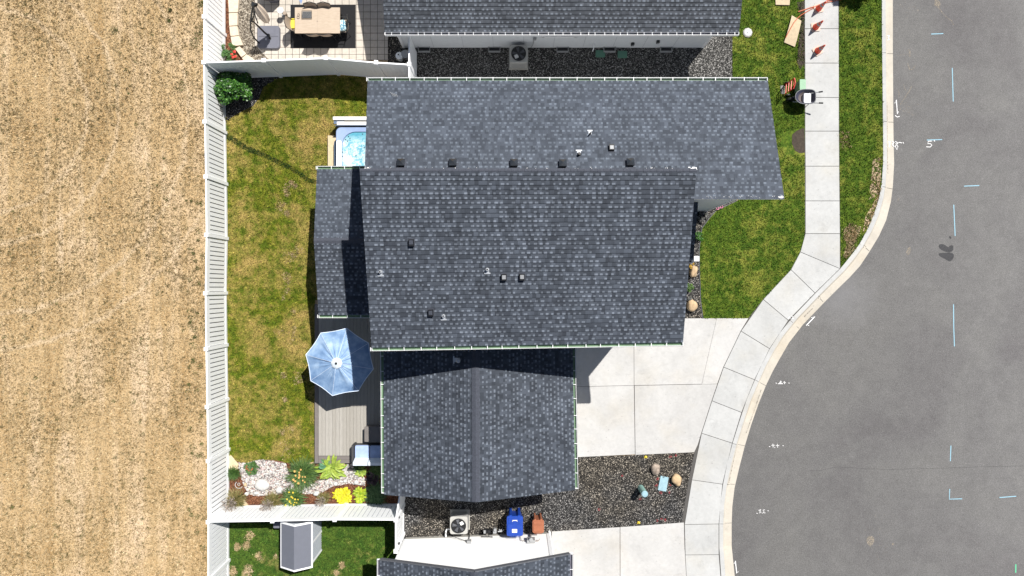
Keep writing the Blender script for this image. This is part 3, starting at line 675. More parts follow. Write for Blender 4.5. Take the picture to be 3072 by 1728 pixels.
# ================================================================ ROOFS
def roof(parent, name, eL, eR, rR, rL, m, under=0.13, label=None, nc=None, u0=0.0):
    eL, eR, rR, rL = map(Vector, (eL, eR, rR, rL))
    L = ((rL - eL).length + (rR - eR).length) / 2; n = nc or max(2, round(L / 0.143))
    up = (eR - eL).cross(rL - eL).normalized()
    if up.z < 0: up = -up
    V = []; F = []; UV = []; MI = []
    W = (eR - eL).length
    def pt(s, t, o): return (eL.lerp(eR, s)).lerp(rL.lerp(rR, s), t) + up * o
    def add(q, uv, mi):
        b0 = len(V); V.extend(q); F.append([b0, b0 + 1, b0 + 2, b0 + 3]); UV.append(uv); MI.append(mi)
    for i in range(n):
        t0, t1 = i / n, (i + 1) / n; v0, v1 = i * 0.143 + 0.001, (i + 1) * 0.143 - 0.001
        a, b_, c, d = pt(0, t0, .024), pt(1, t0, .024), pt(1, t1, .001), pt(0, t1, .001)
        add([a, b_, c, d], [(u0, v0), (u0 + W, v0), (u0 + W, v1), (u0, v1)], 0)
        add([pt(0, t0, 0), pt(1, t0, 0), b_, a], [(0, v0), (W, v0), (W, v0 + .005), (0, v0 + .005)], 1)
        for s_ in (0, 1):
            x, y, z, w_ = pt(s_, t0, -.02), pt(s_, t0, .014), pt(s_, t1, .001), pt(s_, t1, -.02)
            add([x, y, z, w_] if s_ else [w_, z, y, x], [(0, 0)] * 4, 1)
    z4 = [(0, 0)] * 4; dn = -under
    A, B, C, D = pt(0, 0, -.002), pt(1, 0, -.002), pt(1, 1, -.002), pt(0, 1, -.002)
    A2, B2, C2, D2 = (q + Vector((0, 0, dn)) for q in (A, B, C, D))
    for q, mi in (((D2, C2, B2, A2), 2), ((A2, B2, B, A), 2), ((B2, C2, C, B), 1), ((C2, D2, D, C), 2), ((D2, A2, A, D), 1)): add(list(q), z4, mi)
    o = ORG.get(parent.name, Vector()) if parent else Vector()
    me = bpy.data.meshes.new(name); me.from_pydata([tuple(v - o) for v in V], [], F)
    for mm in (m, M['ridge'], M['trim']): me.materials.append(mm)
    me.polygons.foreach_set('material_index', MI)
    uvl = me.uv_layers.new(name='UVMap'); flat = []
    for u in UV:
        for a in u: flat += [a[0], a[1]]
    uvl.data.foreach_set('uv', flat); me.update()
    ob = bpy.data.objects.new(name, me); col.objects.link(ob); ob.parent = parent; ORG[ob.name] = o
    if label: ob['label'] = label
    return ob
def caps(parent, a, b, name='ridge_cap', hw=.135):
    a, b = Vector(a), Vector(b); mb = MB(); d = b - a; n = max(1, round(d.length / 0.2)); u = d.normalized()
    side = Vector((-u.y, u.x, 0)) * hw
    for i in range(n):
        p0 = a + d * (i / n); p1 = a + d * ((i + 1) / n) + u * .012; o0 = Vector((0, 0, .030)); o1 = Vector((0, 0, .019)); dr_ = Vector((0, 0, -.036))
        mb.quad(p0 - side + o0 + dr_, p1 - side + o1 + dr_, p1 + o1, p0 + o0); mb.quad(p0 + o0, p1 + o1, p1 + side + o1 + dr_, p0 + side + o0 + dr_)
        mb.quad(p0 - side + dr_, p0 - side + o0 + dr_, p0 + o0, p0)
    return mb.build(name, M['ridge'], parent)
def gutter(parent, a, b, out, inner, spacing=0.53, ph=0.0, w=0.125):
    a, b = Vector(a), Vector(b); out = Vector((*out, 0)).normalized(); d = b - a; u = d.normalized(); mb = MB()
    z0 = Vector((0, 0, -.10)); zt = Vector((0, 0, -.005))
    o1 = out * w
    mb.quad(a + z0, b + z0, b + o1 + z0, a + o1 + z0, 1)
    mb.bar(a + o1 + (z0 + zt) / 2, b + o1 + (z0 + zt) / 2, .012, .105, 0)
    mb.bar(a + o1 * .95 + zt, b + o1 * .95 + zt, .022, .010, 0)
    mb.bar(a + out * .006 + (z0 + zt) / 2, b + out * .006 + (z0 + zt) / 2, .010, .095, 0)
    for p in (a, b): mb.bar(p + (z0 + zt) / 2, p + o1 + (z0 + zt) / 2, .012, .105, 0)
    g_ = mb.build('gutter', [M['trim'], inner], parent)
    hb = MB(); hb.bar((0, 0, 0), tuple(out * w), .018, .008); hh = None
    n = int((d.length - ph) / spacing) + 1
    for i in range(n):
        p = a + u * (ph + spacing * i + random.uniform(-.05, .05)) - ORG[g_.name] + Vector((0, 0, .002))
        if (p + ORG[g_.name] - a).length > d.length: break
        if hh is None:
            hh = hb.build('hanger', M['trim'], g_, local=True); c = hh
        else:
            c = hh.copy(); col.objects.link(c)
        c.location = p
    return g_
def gable_walls(name, parent, x0, x1, y0, y1, ze, zr, axis, m, z0=0.0):
    """box with sloping top; axis 'x': ridge runs along x, 'y': along y"""
    mb = MB()
    if axis == 'x':
        ym = (y0 + y1) / 2; pr = [(y0, z0), (y1, z0), (y1, ze), (ym, zr), (y0, ze)]
        vs = [(x0, p, q) for p, q in pr] + [(x1, p, q) for p, q in pr]
    else:
        xm = (x0 + x1) / 2; pr = [(x0, z0), (x1, z0), (x1, ze), (xm, zr), (x0, ze)]
        vs = [(p, y1, q) for p, q in pr] + [(p, y0, q) for p, q in pr]
    mb.add(vs, [(4, 3, 2, 1, 0), (5, 6, 7, 8, 9)] + [(i, (i + 1) % 5, 5 + (i + 1) % 5, 5 + i) for i in range(5)])
    return mb.build(name, m, parent)
# ---- roof fittings
def on(pl, px, py): return onplane(px, py, pl[0], pl[1], pl[2])
def pn(pl):
    n_ = (pl[1] - pl[0]).cross(pl[2] - pl[0]).normalized(); return n_ if n_.z > 0 else -n_
def upslope(pl):
    n_ = pn(pl); g_ = Vector((-n_.x, -n_.y, 0)); g_.normalize(); return (g_ - n_ * g_.dot(n_)).normalized()
def box_vent(parent, pl, px, py, size=0.30, h=0.12, m=None, shiny=False):
    c = on(pl, px, py) ; n_ = pn(pl); u = upslope(pl); s_ = u.cross(n_)
    Mx = Matrix((s_, u, n_)).transposed(); mb = MB()
    mb.box(c + n_ * .012 + u * .03, (size * 1.5, size * 1.4, .012), M=Mx, m=2)
    c2 = c + n_ * (h * .5 + .01); mb.box(c2, (size * .86, size * .86, h), M=Mx, m=1)
    r = size / 2; vs = []
    for (kx, ky, kz) in ((-1, -1, 0), (1, -1, 0), (1, 1, 0), (-1, 1, 0), (-1, -1, .035), (1, -1, .035), (1, 1, .035), (-1, 1, .035)):
        vs.append(c + n_ * (h + kz) + s_ * kx * r * (1 if kz == 0 else .97) + u * ky * r * (1 if kz == 0 else .97))
    vs.append(c + n_ * (h + .09))
    mb.add(vs, [(3, 2, 1, 0), (0, 1, 5, 4), (1, 2, 6, 5), (2, 3, 7, 6), (3, 0, 4, 7), (4, 5, 8), (5, 6, 8), (6, 7, 8), (7, 4, 8)], 0)
    return mb.build('roof_vent', [m or M['vent'], M['black'], M['ridge']], parent)
def low_vent(parent, pl, px, py, cap=True):
    c = on(pl, px, py); n_ = pn(pl); u = upslope(pl); s_ = u.cross(n_); Mx = Matrix((s_, u, n_)).transposed(); mb = MB()
    mb.box(c + n_ * .012, (.20, .28, .012), M=Mx, m=1)
    mb.box(c + n_ * .07, (.16, .20, .10), M=Mx, m=0)
    mb.box(c + n_ * .125 + u * .02, (.115, .13, .012), M=Mx, m=2 if cap else 1)
    return mb.build('exhaust_vent', [M['black'], M['ridge'], M['grey']], parent)
def pipe_vent(parent, pl, px, py, r=.032, h=.32, dark=True, fw=.30, fl=.26, cap=False, flash=None):
    c = on(pl, px, py); n_ = pn(pl); u = upslope(pl); s_ = u.cross(n_); Mx = Matrix((s_, u, n_)).transposed(); mb = MB()
    mb.box(c + n_ * .020 - u * (fl * .3), (fw * .58, fl, .006), M=Mx, m=0)
    mb.box(c + n_ * .024 - u * (fl * .8), (fw, .05, .006), M=Mx, m=0)
    mb.lathe([(r * 1.6, .0), (r * 1.25, .05), (r * 1.1, .07)], c + Vector((0, 0, .01)), 12, 1 if dark == 2 else 0)
    mb.tube([c, c + Vector((0, 0, h))], r, 10, 1)
    mb.lathe([(r * .7, h + .001), (r * .7, h + .003)], c, 10, 2)
    if cap: mb.lathe([(r * 1.6, h), (r * 1.8, h + .02), (r * 1.2, h + .05)], c, 14, 0)
    return mb.build('pipe_vent', [M['lead'], M['black'] if dark == 2 else M['pipe'] if dark else M['lead'], M['black']], parent)

# ================================================================ MAIN HOUSE
house = thing('house', (0, 2, 0), 'large grey-shingled house with a raised middle roof and garage wing beside the driveway', 'house')
A = [P(1103, 243, 5.44), P(2303, 243, 5.44), P(2353, 597, 6.80), None]
A[3] = Vector((-4.60, A[2].y, 6.80)); A[1].y = A[0].y
B = [P(1115, 1042, 6.0), P(2049, 1026, 6.0), P(2089, 512, 7.3), P(1079, 512, 7.3)]
yr = P(942, 722, 3.3).y
C_n = [P(951, 508, 2.75), Vector((-4.35, P(951, 508, 2.75).y, 2.75)), Vector((-4.35, yr, 3.3)), P(942, 722, 3.3)]
C_s = [P(956, 944, 2.75), Vector((-4.35, P(956, 944, 2.75).y, 2.75)), Vector((-4.35, yr, 3.3)), P(942, 722, 3.3)]
D_w = [Vector((-4.67, -1.15, 3.15)), P(1154, 1484, 3.15), P(1428, 1507, 4.35), Vector((-1.26, -1.15, 4.35))]
D_e = [Vector((2.18, -1.15, 3.15)), P(1725, 1470, 3.15), P(1428, 1507, 4.35), Vector((-1.26, -1.15, 4.35))]
rA = roof(house, 'roof', *A, M['shingle_n'], label='wide north roof slope with a row of black vents', nc=30)
Po = [P(2080, 779, 2.75), Vector((5.25, P(2080, 779, 2.75).y, 2.75)), Vector((5.25, 3.1, 3.4)), Vector((P(2080, 779, 2.75).x, 3.1, 3.4))]
roof(house, 'roof', *Po, M['shingle'], label='narrow shaded porch roof')
rB = roof(house, 'roof', *B, M['shingle'], label='raised middle roof slope with a darker tone')
roof(house, 'roof', *C_n, M['shingle_n']); roof(house, 'roof', *C_s, M['shingle'])
rDw = roof(house, 'roof', *D_w, M['shingle']); roof(house, 'roof', *D_e, M['shingle'])
caps(house, D_w[2] + Vector((0, .02, 0)), D_w[3]); caps(house, C_n[3], C_n[2])
caps(house, B[3] + Vector((0, .0, -.012)), B[2] + Vector((0, -.01, -.012)), hw=.075)
# little white sealant flecks along the upper ridge edges
fl = MB()
def fleck(pl, px, py, s_):
    c = on(pl, px, py) + pn(pl) * .018; n_ = pn(pl); u = upslope(pl); q = u.cross(n_); a = random.uniform(0, 3.1)
    e1 = (u * math.cos(a) + q * math.sin(a)) * s_; e2 = (q * math.cos(a) - u * math.sin(a)) * s_ * random.uniform(.4, 1)
    fl.add([c - e1 - e2, c + e1 - e2 * .6, c + e1 * .7 + e2, c - e1 * .8 + e2 * .8], [(0, 1, 2, 3)])
for i in range(110): fleck(A, random.uniform(1100, 2080), random.gauss(508, 2.5), random.uniform(.006, .016))
for i in range(34): fleck(A, random.gauss(2080, 5), random.gauss(507, 4), random.uniform(.012, .03))
for i in range(30): fleck(A, random.gauss(1097, 6) + 3, random.gauss(507, 3), random.uniform(.01, .022))
for i in range(26): fleck(A, 2349 - abs(random.gauss(0, 7)), random.gauss(590, 3), random.uniform(.01, .025))
for i in range(40): fleck(A, random.uniform(2100, 2340), random.gauss(589, 3), random.uniform(.005, .012))
tag(fl.build('sealant_flecks', M['chip'], rA), kind='stuff')
# gutters
gutter(house, A[0] + Vector((0, 0, -.01)), A[1] + Vector((0, 0, -.01)), (0, 1), M['gut_in'], .46)
gutter(house, Po[0] + Vector((0, 0, -.01)), Po[1] + Vector((.02, 0, -.01)), (0, -1), M['gut_dark'], .6)
gutter(house, B[0] + Vector((0, 0, -.01)), B[1] + Vector((0, 0, -.01)), (0.02, -1), M['gut_in'])
gutter(house, C_n[0] + Vector((0, 0, -.01)), C_n[1] + Vector((-.45, 0, -.01)), (0, 1), M['gut_in'])
gutter(house, C_s[0] + Vector((0, 0, -.01)), C_s[1] + Vector((0, 0, -.01)), (0, -1), M['gut_in'])
gutter(house, D_w[0] + Vector((0, -.8, -.01)), D_w[1] + Vector((0, .05, -.01)), (-1, 0), M['gut_in'])
gutter(house, D_e[0] + Vector((0, -.8, -.01)), D_e[1] + Vector((0, .05, -.01)), (1, 0), M['gut_in'])
# walls
def slopewall(x0, x1, ys, zs):
    mb = MB(); mb.prism([(x0, ys[0]), (x1, ys[0]), (x1, ys[1]), (x0, ys[1])], 0.0, [zs[0], zs[0], zs[1], zs[1]]); return mb.build('wall', M['siding'], house)
slopewall(-4.28, 7.93, (3.14, 6.5), (6.50, 5.42))
slopewall(-4.27, 5.2, (-1.1, 3.35), (5.90, 7.0))
gable_walls('wall', house, -6.9, -4.3, -.8, 4.2, 2.63, 3.1, 'x', M['siding'])
gable_walls('wall', house, -4.4, 1.95, -7.1, -1.12, 3.06, 4.15, 'y', M['siding'])
mb = MB()
mb.box((7.90, 3.132, 3.22), (.10, .03, 6.4)); mb.box((7.94, 3.20, 3.22), (.03, .12, 6.4)); mb.box((6.5, 3.128, .12), (2.7, .02, .22), m=1)
mb.build('corner_trim', [M['trim'], M['found']], house)
# garage door facing the driveway and entry door on the street side
mb = MB(); mb.box((1.975, -3.9, 1.1), (.05, 4.6, 2.15)); 
for k in range(4): mb.box((2.004, -3.9, .3 + k * .53), (.02, 4.5, .47), m=0)
mb.build('garage_door', M['trim'], house)
dd = MB(); dd.box((5.225, 2.0, 1.05), (.06, .95, 2.1)); do = dd.build('door', M['box_brown'], house)
hb = MB(); hb.box((5.27, 1.62, 1.0), (.05, .05, .14)); hb.build('handle', M['black'], do)
for (x, y, w_, z_) in ((7.94, 4.8, 1.6, 1.5), (7.94, 4.8, 1.4, 4.3)):
    wb_ = MB(); wb_.box((x, y, z_), (.05, w_, 1.2)); wf = wb_.build('window', M['trim'], house)
    pb = MB(); pb.box((x + .022, y, z_), (.02, w_ - .16, 1.04)); pb.build('pane', M['glass'], wf)
# vents
for i, (px, py) in enumerate(((1204, 491), (1359, 491), (1542, 492), (1688, 493), (1890, 490))):
    box_vent(rA, A, px, py + 1, .245, .10)
pipe_vent(rA, A, 1770, 402, r=.024, h=.22, fw=.17, fl=.14, dark=2); pipe_vent(rA, A, 1737, 463, r=.042, h=.16, fw=.20, fl=.16, dark=2)
low_vent(rA, A, 1834, 446)
for px, py, cp in ((1235, 727, False), (1293, 937, False), (1512, 831, True), (1566, 830, True)): low_vent(rB, B, px, py, cp)
for px, py in ((1142, 816), (1462, 809), (1331, 948)): pipe_vent(rB, B, px, py, r=.042, h=.15, dark=False, fw=.19, fl=.14)
pipe_vent(rDw, D_w, 1377, 1080, r=.04, h=.3, dark=False, fw=.26, fl=.24, cap=True)
mb = MB(); c = on(A, 1183, 285)
for k in range(4): mb.bar(c + Vector((-.12 + k * .06, .08 - .02 * k, .04)), c + Vector((.0 + k * .06, -.08 - .02 * k, .03)), .01, .01)
mb.build('wire_debris', M['grey'], rA)
# snow-white satellite post box by the porch
mb = MB(); c = P(2089, 776, 1.1); mb.box((c.x, c.y, .55), (.16, .16, 1.1)); mb.box((c.x, c.y, 1.13), (.20, .20, .05)); c2 = P(2064, 781, 1.0)
mb.bar((c.x, c.y - .1, 1.0), (c2.x - .4, c.y - .1, 1.0), .03, .03)
mb.build('porch_post', M['trim'], house)

# ================================================================ NORTH NEIGHBOUR
nh = thing('house', (2, 14, 0), 'neighbouring house at the top with pale wall, window wells and dirty white gutter', 'house')
T = [P(1154, 92, 2.8), P(2217, 97, 2.8), None, None]
T[0].y = T[1].y = 9.46; T[2] = Vector((T[1].x, 14.0, 4.3)); T[3] = Vector((T[0].x, 14.0, 4.3))
rT = roof(nh, 'roof', *T, M['shingle_t'])
roof(nh, 'roof', Vector((T[0].x, 18.55, 2.8)), Vector((T[1].x, 18.55, 2.8)), T[2], T[3], M['shingle_t'])
caps(nh, T[3], T[2])
gutter(nh, T[0] + Vector((0, 0, -.01)), T[1] + Vector((0, 0, -.01)), (0, -1), M['gut_dark'], .30)
gable_walls('wall', nh, -4.43, 7.83, 9.85, 18.1, 2.72, 4.1, 'x', M['siding'])
mb = MB()
for x in (-4.43, 7.80): mb.box((x, 9.845, 1.36), (.10, .03, 2.7))
for i in range(9): mb.box((-3.2 + i * 1.22, 9.8465, 1.36), (.012, .012, 2.7), m=1)
mb.build('corner_trim', [M['trim'], M['groove_l']], nh)
wb_ = MB()
for (cx, cz, w_, h_) in ((1.85, 2.42, 1.34, .09), (1.85, 1.30, 1.34, .09), (1.22, 1.86, .08, 1.2), (2.48, 1.86, .08, 1.2), (1.85, 1.86, .07, 1.1)): wb_.box((cx, 9.83, cz), (w_, .05, h_))
wf = wb_.build('window', M['trim'], nh)
for cx in (1.54, 2.16): pb = MB(); pb.box((cx, 9.842, 1.86), (.54, .014, 1.04)); pb.build('pane', M['glass'], wf)
for px, py in ((1272, 132), (1483, 134), (1688, 140), (1829, 142), (1999, 143)):
    c = P(px, py, .12); mb = MB(); y1 = 9.85
    mb.box((c.x - .23, y1 - .09, .07), (.02, .18, .16)); mb.box((c.x + .23, y1 - .09, .07), (.02, .18, .16)); mb.box((c.x, y1 - .19, .07), (.48, .03, .16)); mb.box((c.x, y1 - .09, .018), (.44, .16, .012), m=1)
    mb.build('foundation_vent_well', [M['grey'], M['black']], nh)
for px, py, z_ in ((1898, 128, .55), (1974, 122, .8)):
    c = P(px, py, z_); mb = MB(); mb.rbox((c.x, 9.80, z_), (.13, .12, .15), .03); mb.box((c.x, 9.735, z_), (.09, .012, .1), m=1); mb.build('dryer_vent', [M['black'], M['grey']], nh)
c = P(1604, 114, 1.1); mb = MB(); mb.box((c.x, 9.80, 1.15), (.12, .08, .16)); mb.tube([(c.x - .04, 9.78, 1.05), (c.x - .05, 9.77, .6), (c.x - .12, 9.77, .25)], .014, 6); mb.build('disconnect_box', M['grey'], nh)
c = P(1782, 135, .5); mb = MB(); mb.tube([(c.x, 9.84, .5), (c.x, 9.72, .5), (c.x - .03, 9.6, .3)], .02, 6); mb.build('spigot', M['trim'], nh)

# ================================================================ SOUTH NEIGHBOUR
sh = thing('house', (-1.5, -14, 0), 'neighbouring white-sided house at the bottom with a V of dark gable roof', 'house')
S_w = [P(1141, 1680, 3.1), Vector((P(1141, 1680, 3.1).x, -19, 3.1)), Vector((P(1423, 1716, 4.4).x, -19, 4.4)), P(1423, 1716, 4.4)]
S_e = [P(1709, 1663, 3.1), Vector((P(1709, 1663, 3.1).x, -19, 3.1)), Vector((P(1423, 1716, 4.4).x, -19, 4.4)), P(1423, 1716, 4.4)]
roof(sh, 'roof', *S_w, M['shingle']); roof(sh, 'roof', *S_e, M['shingle']); caps(sh, S_w[3], S_w[2])
mb = MB()
for a, b_ in ((S_w[0], S_w[3]), (S_e[0], S_e[3])): mb.bar(a + Vector((0, .02, -.05)), b_ + Vector((0, .02, -.05)), .035, .17)
mb.build('rake_board', M['soffit'], sh)
gutter(sh, S_w[0] + Vector((0, 0, -.01)), S_w[1] + Vector((0, 0, -.01)), (-1, 0), M['gut_dark'], .6)
gutter(sh, S_e[0] + Vector((0, 0, -.01)), S_e[1] + Vector((0, 0, -.01)), (1, 0), M['gut_dark'], .6)
wl0, wl1 = P(1218, 1614), P(1643, 1598); yw = lambda x: wl0.y + (wl1.y - wl0.y) * (x - wl0.x) / (wl1.x - wl0.x)
xr = S_w[3].x
def topz(x): return 3.02 + (4.28 - 3.02) * (1 - abs(x - xr) / (S_e[0].x - xr if x > xr else xr - S_w[0].x)) - .1
mb = MB()
xs_ = [wl0.x, xr, wl1.x]; fr = [(x, yw(x) - .03, 0.0) for x in xs_] + [(x, yw(x) - .03, topz(x)) for x in reversed(xs_)]
bk = [(x, -18.6, z) for x, y, z in fr]
mb.add(fr + bk, [(5, 4, 3, 2, 1, 0), (6, 7, 8, 9, 10, 11)] + [(i, (i + 1) % 6, 6 + (i + 1) % 6, 6 + i) for i in range(6)])
wS = mb.build('wall', M['siding_w'], sh)
mb = MB(); zc = .22
while zc < 4.2:
    z1 = zc + .20
    def xat(z, s_):
        if z <= topz(wl0.x if s_ < 0 else wl1.x): return wl0.x if s_ < 0 else wl1.x
        k = (4.18 - z) / (4.18 - 2.92)
        return xr - (xr - S_w[0].x) * k if s_ < 0 else xr + (S_e[0].x - xr) * k
    a0, a1 = xat(zc, -1), xat(zc, 1); b0, b1 = xat(min(z1, 4.15), -1), xat(min(z1, 4.15), 1)
    if a1 - a0 < .2: break
    o0, o1 = .034, .004
    mb.quad((a1, yw(a1) + o0, zc), (a0, yw(a0) + o0, zc), (b0, yw(b0) + o1, z1), (b1, yw(b1) + o1, z1))
    mb.quad((a0, yw(a0) + o0, zc), (a1, yw(a1) + o0, zc), (a1, yw(a1) - .03, zc), (a0, yw(a0) - .03, zc))
    for _ in range(2):
        xj = random.uniform(a0 + .3, a1 - .3); mb.box((xj, yw(xj) + .014, zc + .1), (.008, .02, .18), m=1)
    zc = z1
mb.build('lap_siding', [M['siding_w'], M['groove_l']], wS)
mb = MB(); mb.prism([(wl0.x, yw(wl0.x) + .03), (wl1.x, yw(wl1.x) + .03), (wl1.x, yw(wl1.x) - .02), (wl0.x, yw(wl0.x) - .02)], 0, .20); mb.build('foundation', M['found'], sh)
mb = MB(); mb.box((wl1.x + .01, yw(wl1.x) + .005, 1.45), (.13, .08, 2.5)); mb.box((wl0.x - .01, yw(wl0.x) + .005, 1.45), (.10, .07, 2.5)); mb.build('corner_trim', M['trim'], sh)
# services on that wall
zs = ZR(1380, 1500, 7.576)
def wallpt(X, Y, z): p = zs(X, Y, z); return Vector((p.x, yw(p.x), z))
p = wallpt(210, 950, .75); mb = MB(); mb.box((p.x, p.y + .07, .85), (.16, .12, .20)); mb.tube([(p.x - .02, p.y + .06, .75), (p.x - .02, p.y + .07, .3), (p.x - .05, p.y + .15, .05)], .016, 6, 1)
mb.tube([(p.x - .08, p.y + .06, .8), (p.x - .4, p.y + .1, .62), (p.x - .8, p.y + .18, .5), (p.x - 1.0, p.y + .3, .45)], .011, 6, 1); mb.build('disconnect_box', [M['grey'], M['black']], sh)
p = wallpt(1610, 1000, .95); mb = MB(); mb.box((p.x, p.y + .08, 1.0), (.32, .14, .36)); mb.lathe([(.085, 0), (.085, .10), (.06, .12)], (p.x, p.y + .16, 1.1), 14, 0); mb.tube([(p.x, p.y + .1, .8), (p.x + .0, p.y + .1, .05)], .035, 8, 1); mb.tube([(p.x - .16, p.y + .05, .95), (p.x - .38, p.y + .06, .95), (p.x - .42, p.y + .06, .3)], .012, 6, 1)
mb.tube([(p.x + .16, p.y + .08, 1.05), (p.x + .3, p.y + .1, 1.1), (p.x + .34, p.y + .16, 1.05)], .018, 6, 1); mb.build('electric_meter', [M['grey'], M['pipe']], sh)
gx = zs(690, 700, .5); mb = MB()
mb.rbox((zs(585, 715, .55).x, gx.y, .52), (.16, .17, .20), .04, m=1); mb.box((zs(560, 715, .6).x, gx.y, .625), (.08, .13, .01), m=0); mb.rbox((zs(665, 715, .55).x, gx.y, .5), (.12, .14, .24), .03, m=1)
mb.rbox((zs(790, 740, .5).x, gx.y - .01, .46), (.15, .19, .18), .03, m=0); mb.tube([(zs(800, 680, .6).x, gx.y + .08, .55), (zs(800, 680, .6).x, gx.y + .08, .64)], .06, 10, 0)
mb.tube([(zs(860, 760, .5).x, gx.y - .03, .5), (zs(960, 745, .5).x, gx.y - .03, .5), (zs(960, 745, .5).x, gx.y - .03, .02)], .022, 8, 0)
for k in range(5): mb.tube([(zs(890 + 22 * k, 700 + 16 * (k % 3), .45).x, gx.y + .03 - .03 * (k % 3), .4), (zs(900 + 22 * k, 700, .45).x, gx.y + .03 - .03 * (k % 2), .5)], .025, 6, 0)
p2 = wallpt(480, 900, .4); mb.tube([(zs(620, 800, .5).x, gx.y - .09, .45), (zs(660, 850, .45).x, yw(p2.x) + .1, .42), (zs(740, 870, .42).x, yw(p2.x) + .07, .42)], .014, 6, 1)
mb.tube([(zs(740, 880, .35).x, yw(p2.x) + .06, .35), (p2.x, yw(p2.x) + .06, .35)], .02, 6, 1); mb.build('gas_meter', [M['grey'], M['black']], sh)
p = wallpt(2020, 700, .15)
mb = MB(); mb.tube([(wl1.x + .09, yw(wl1.x) - .12, 2.9), (wl1.x + .09, yw(wl1.x) - .06, .35), (wl1.x + .06, yw(wl1.x) + .1, .12)], .045, 8); mb.build('downspout', M['trim'], sh)
# ================================================================ FENCES
def fence(name, label, tops, hz, groove, post_first=True, post_last=True, boards=.178, gap=.034, rail=.14, cat='fence', group=None):
    pts = [P(x, y, hz) for x, y in tops]; pts = [Vector((p.x, p.y, 0)) for p in pts]
    f = thing(name, pts[0], label, cat, group)
    for i, p in enumerate(pts):
        if (i == 0 and not post_first) or (i == len(pts) - 1 and not post_last): continue
        d = (pts[min(i + 1, len(pts) - 1)] - pts[max(i - 1, 0)]); r_ = math.atan2(d.y, d.x)
        mb = MB(); mb.box((p.x, p.y, hz / 2), (.127, .127, hz), r_); po = mb.build('post', M['white'], f)
        mb = MB(); mb.box((p.x, p.y, hz + .012), (.15, .15, .024), r_)
        mb.add([Vector((p.x, p.y, hz + .024)) + Matrix.Rotation(r_, 3, 'Z') @ Vector(q) for q in ((-.07, -.07, 0), (.07, -.07, 0), (.07, .07, 0), (-.07, .07, 0), (0, 0, .035))], [(0, 1, 4), (1, 2, 4), (2, 3, 4), (3, 0, 4)])
        mb.build('post_cap', M['white'], po)
    for i in range(len(pts) - 1):
        a, b_ = pts[i], pts[i + 1]; d = b_ - a; L = d.length; u = d / L; r_ = math.atan2(u.y, u.x)
        a2 = a + u * .064; L2 = L - .128; z0, z1 = .20, hz - .06 - rail; zi0, zi1 = z0 + .10, z1 - .10
        mb = MB(); c = a2 + u * L2 / 2
        mb.box((c.x, c.y, (z0 + z1) / 2), (L2, .016, z1 - z0 + .02), r_, m=1)
        n = max(1, round(L2 / boards)); w = L2 / n
        for k in range(n):
            q = a2 + u * (w * (k + .5)); mb.box((q.x, q.y, (zi0 + zi1) / 2), (w - gap, .036, zi1 - zi0), r_, m=0)
        for za_, zb_ in ((z0, zi0), (zi1, z1)): mb.box((c.x, c.y, (za_ + zb_) / 2), (L2, .037, zb_ - za_), r_, m=0)
        pa = mb.build('panel', [M['white'], groove], f)
        for zz_, hh_ in ((hz - .06 - rail / 2 + .02, rail + .04), (.13, .15)):
            mb = MB(); mb.box((c.x, c.y, zz_), (L2 + .004, .052, hh_), r_); mb.build('rail', M['white'], pa)
    return f, pts
wt = [(612, -420), (612, -290), (612, -120), (612, 50), (611, 187), (614, 365), (617, 530), (619, 705), (616, 880), (618, 1047), (621, 1221), (624, 1383), (624, 1566)]
fence('vinyl_fence', 'long white vinyl fence between dry field and back lawn', wt[4:13], 1.95, M['groove'])
fence('vinyl_fence', 'white vinyl fence between dry field and patio yard at the top left', wt[0:5], 1.95, M['groove_l'], post_last=False)
fence('vinyl_fence', 'white vinyl fence between dry field and shed yard at the bottom left', [(624, 1566), (624, 1740), (626, 1910), (628, 2080)], 1.95, M['groove_l'], post_first=False)
fence('vinyl_fence', 'white bending fence in shade between tiled patio and back lawn', [(611, 187), (791, 181), (977, 174), (1128, 187), (1227, 193)], 2.0, M['white'], post_first=False, gap=.006)
fence('vinyl_fence', 'short white fence running from the shaded patio corner to the top house', [(1227, 99), (1227, 193)], 2.0, M['white'], post_first=False, post_last=False, gap=.006)
fence('vinyl_fence', 'narrow white fence section between patio corner post and the big roof', [(1227, 193), (1229, 371)], 2.0, M['white'], post_first=False, post_last=True, gap=.006)
fence('vinyl_fence', 'white fence behind the flower bed and the shed', [(624, 1566), (817, 1563), (1004, 1559), (1187, 1560)], 1.95, M['groove_l'], post_first=False, post_last=True)
gt, gp = fence('vinyl_gate', 'white vinyl gate with black hinges beside the side gravel', [(1187, 1560), (1187, 1654)], 1.95, M['groove_l'], post_first=False, cat='gate')
for (x, y, z_) in ((1194, 1552, 1.55), (1196, 1630, 1.5)):
    p = P(x, y, z_); mb = MB(); mb.box((gp[0].x + .06, p.y, z_), (.05, .06, .12)); mb.build('hinge', M['black'], gt)
fence('vinyl_fence', 'white fence panel joining the garage wing to the gate', [(1200, 1480), (1187, 1560)], 1.95, M['white'], post_first=True, post_last=False, gap=.006)

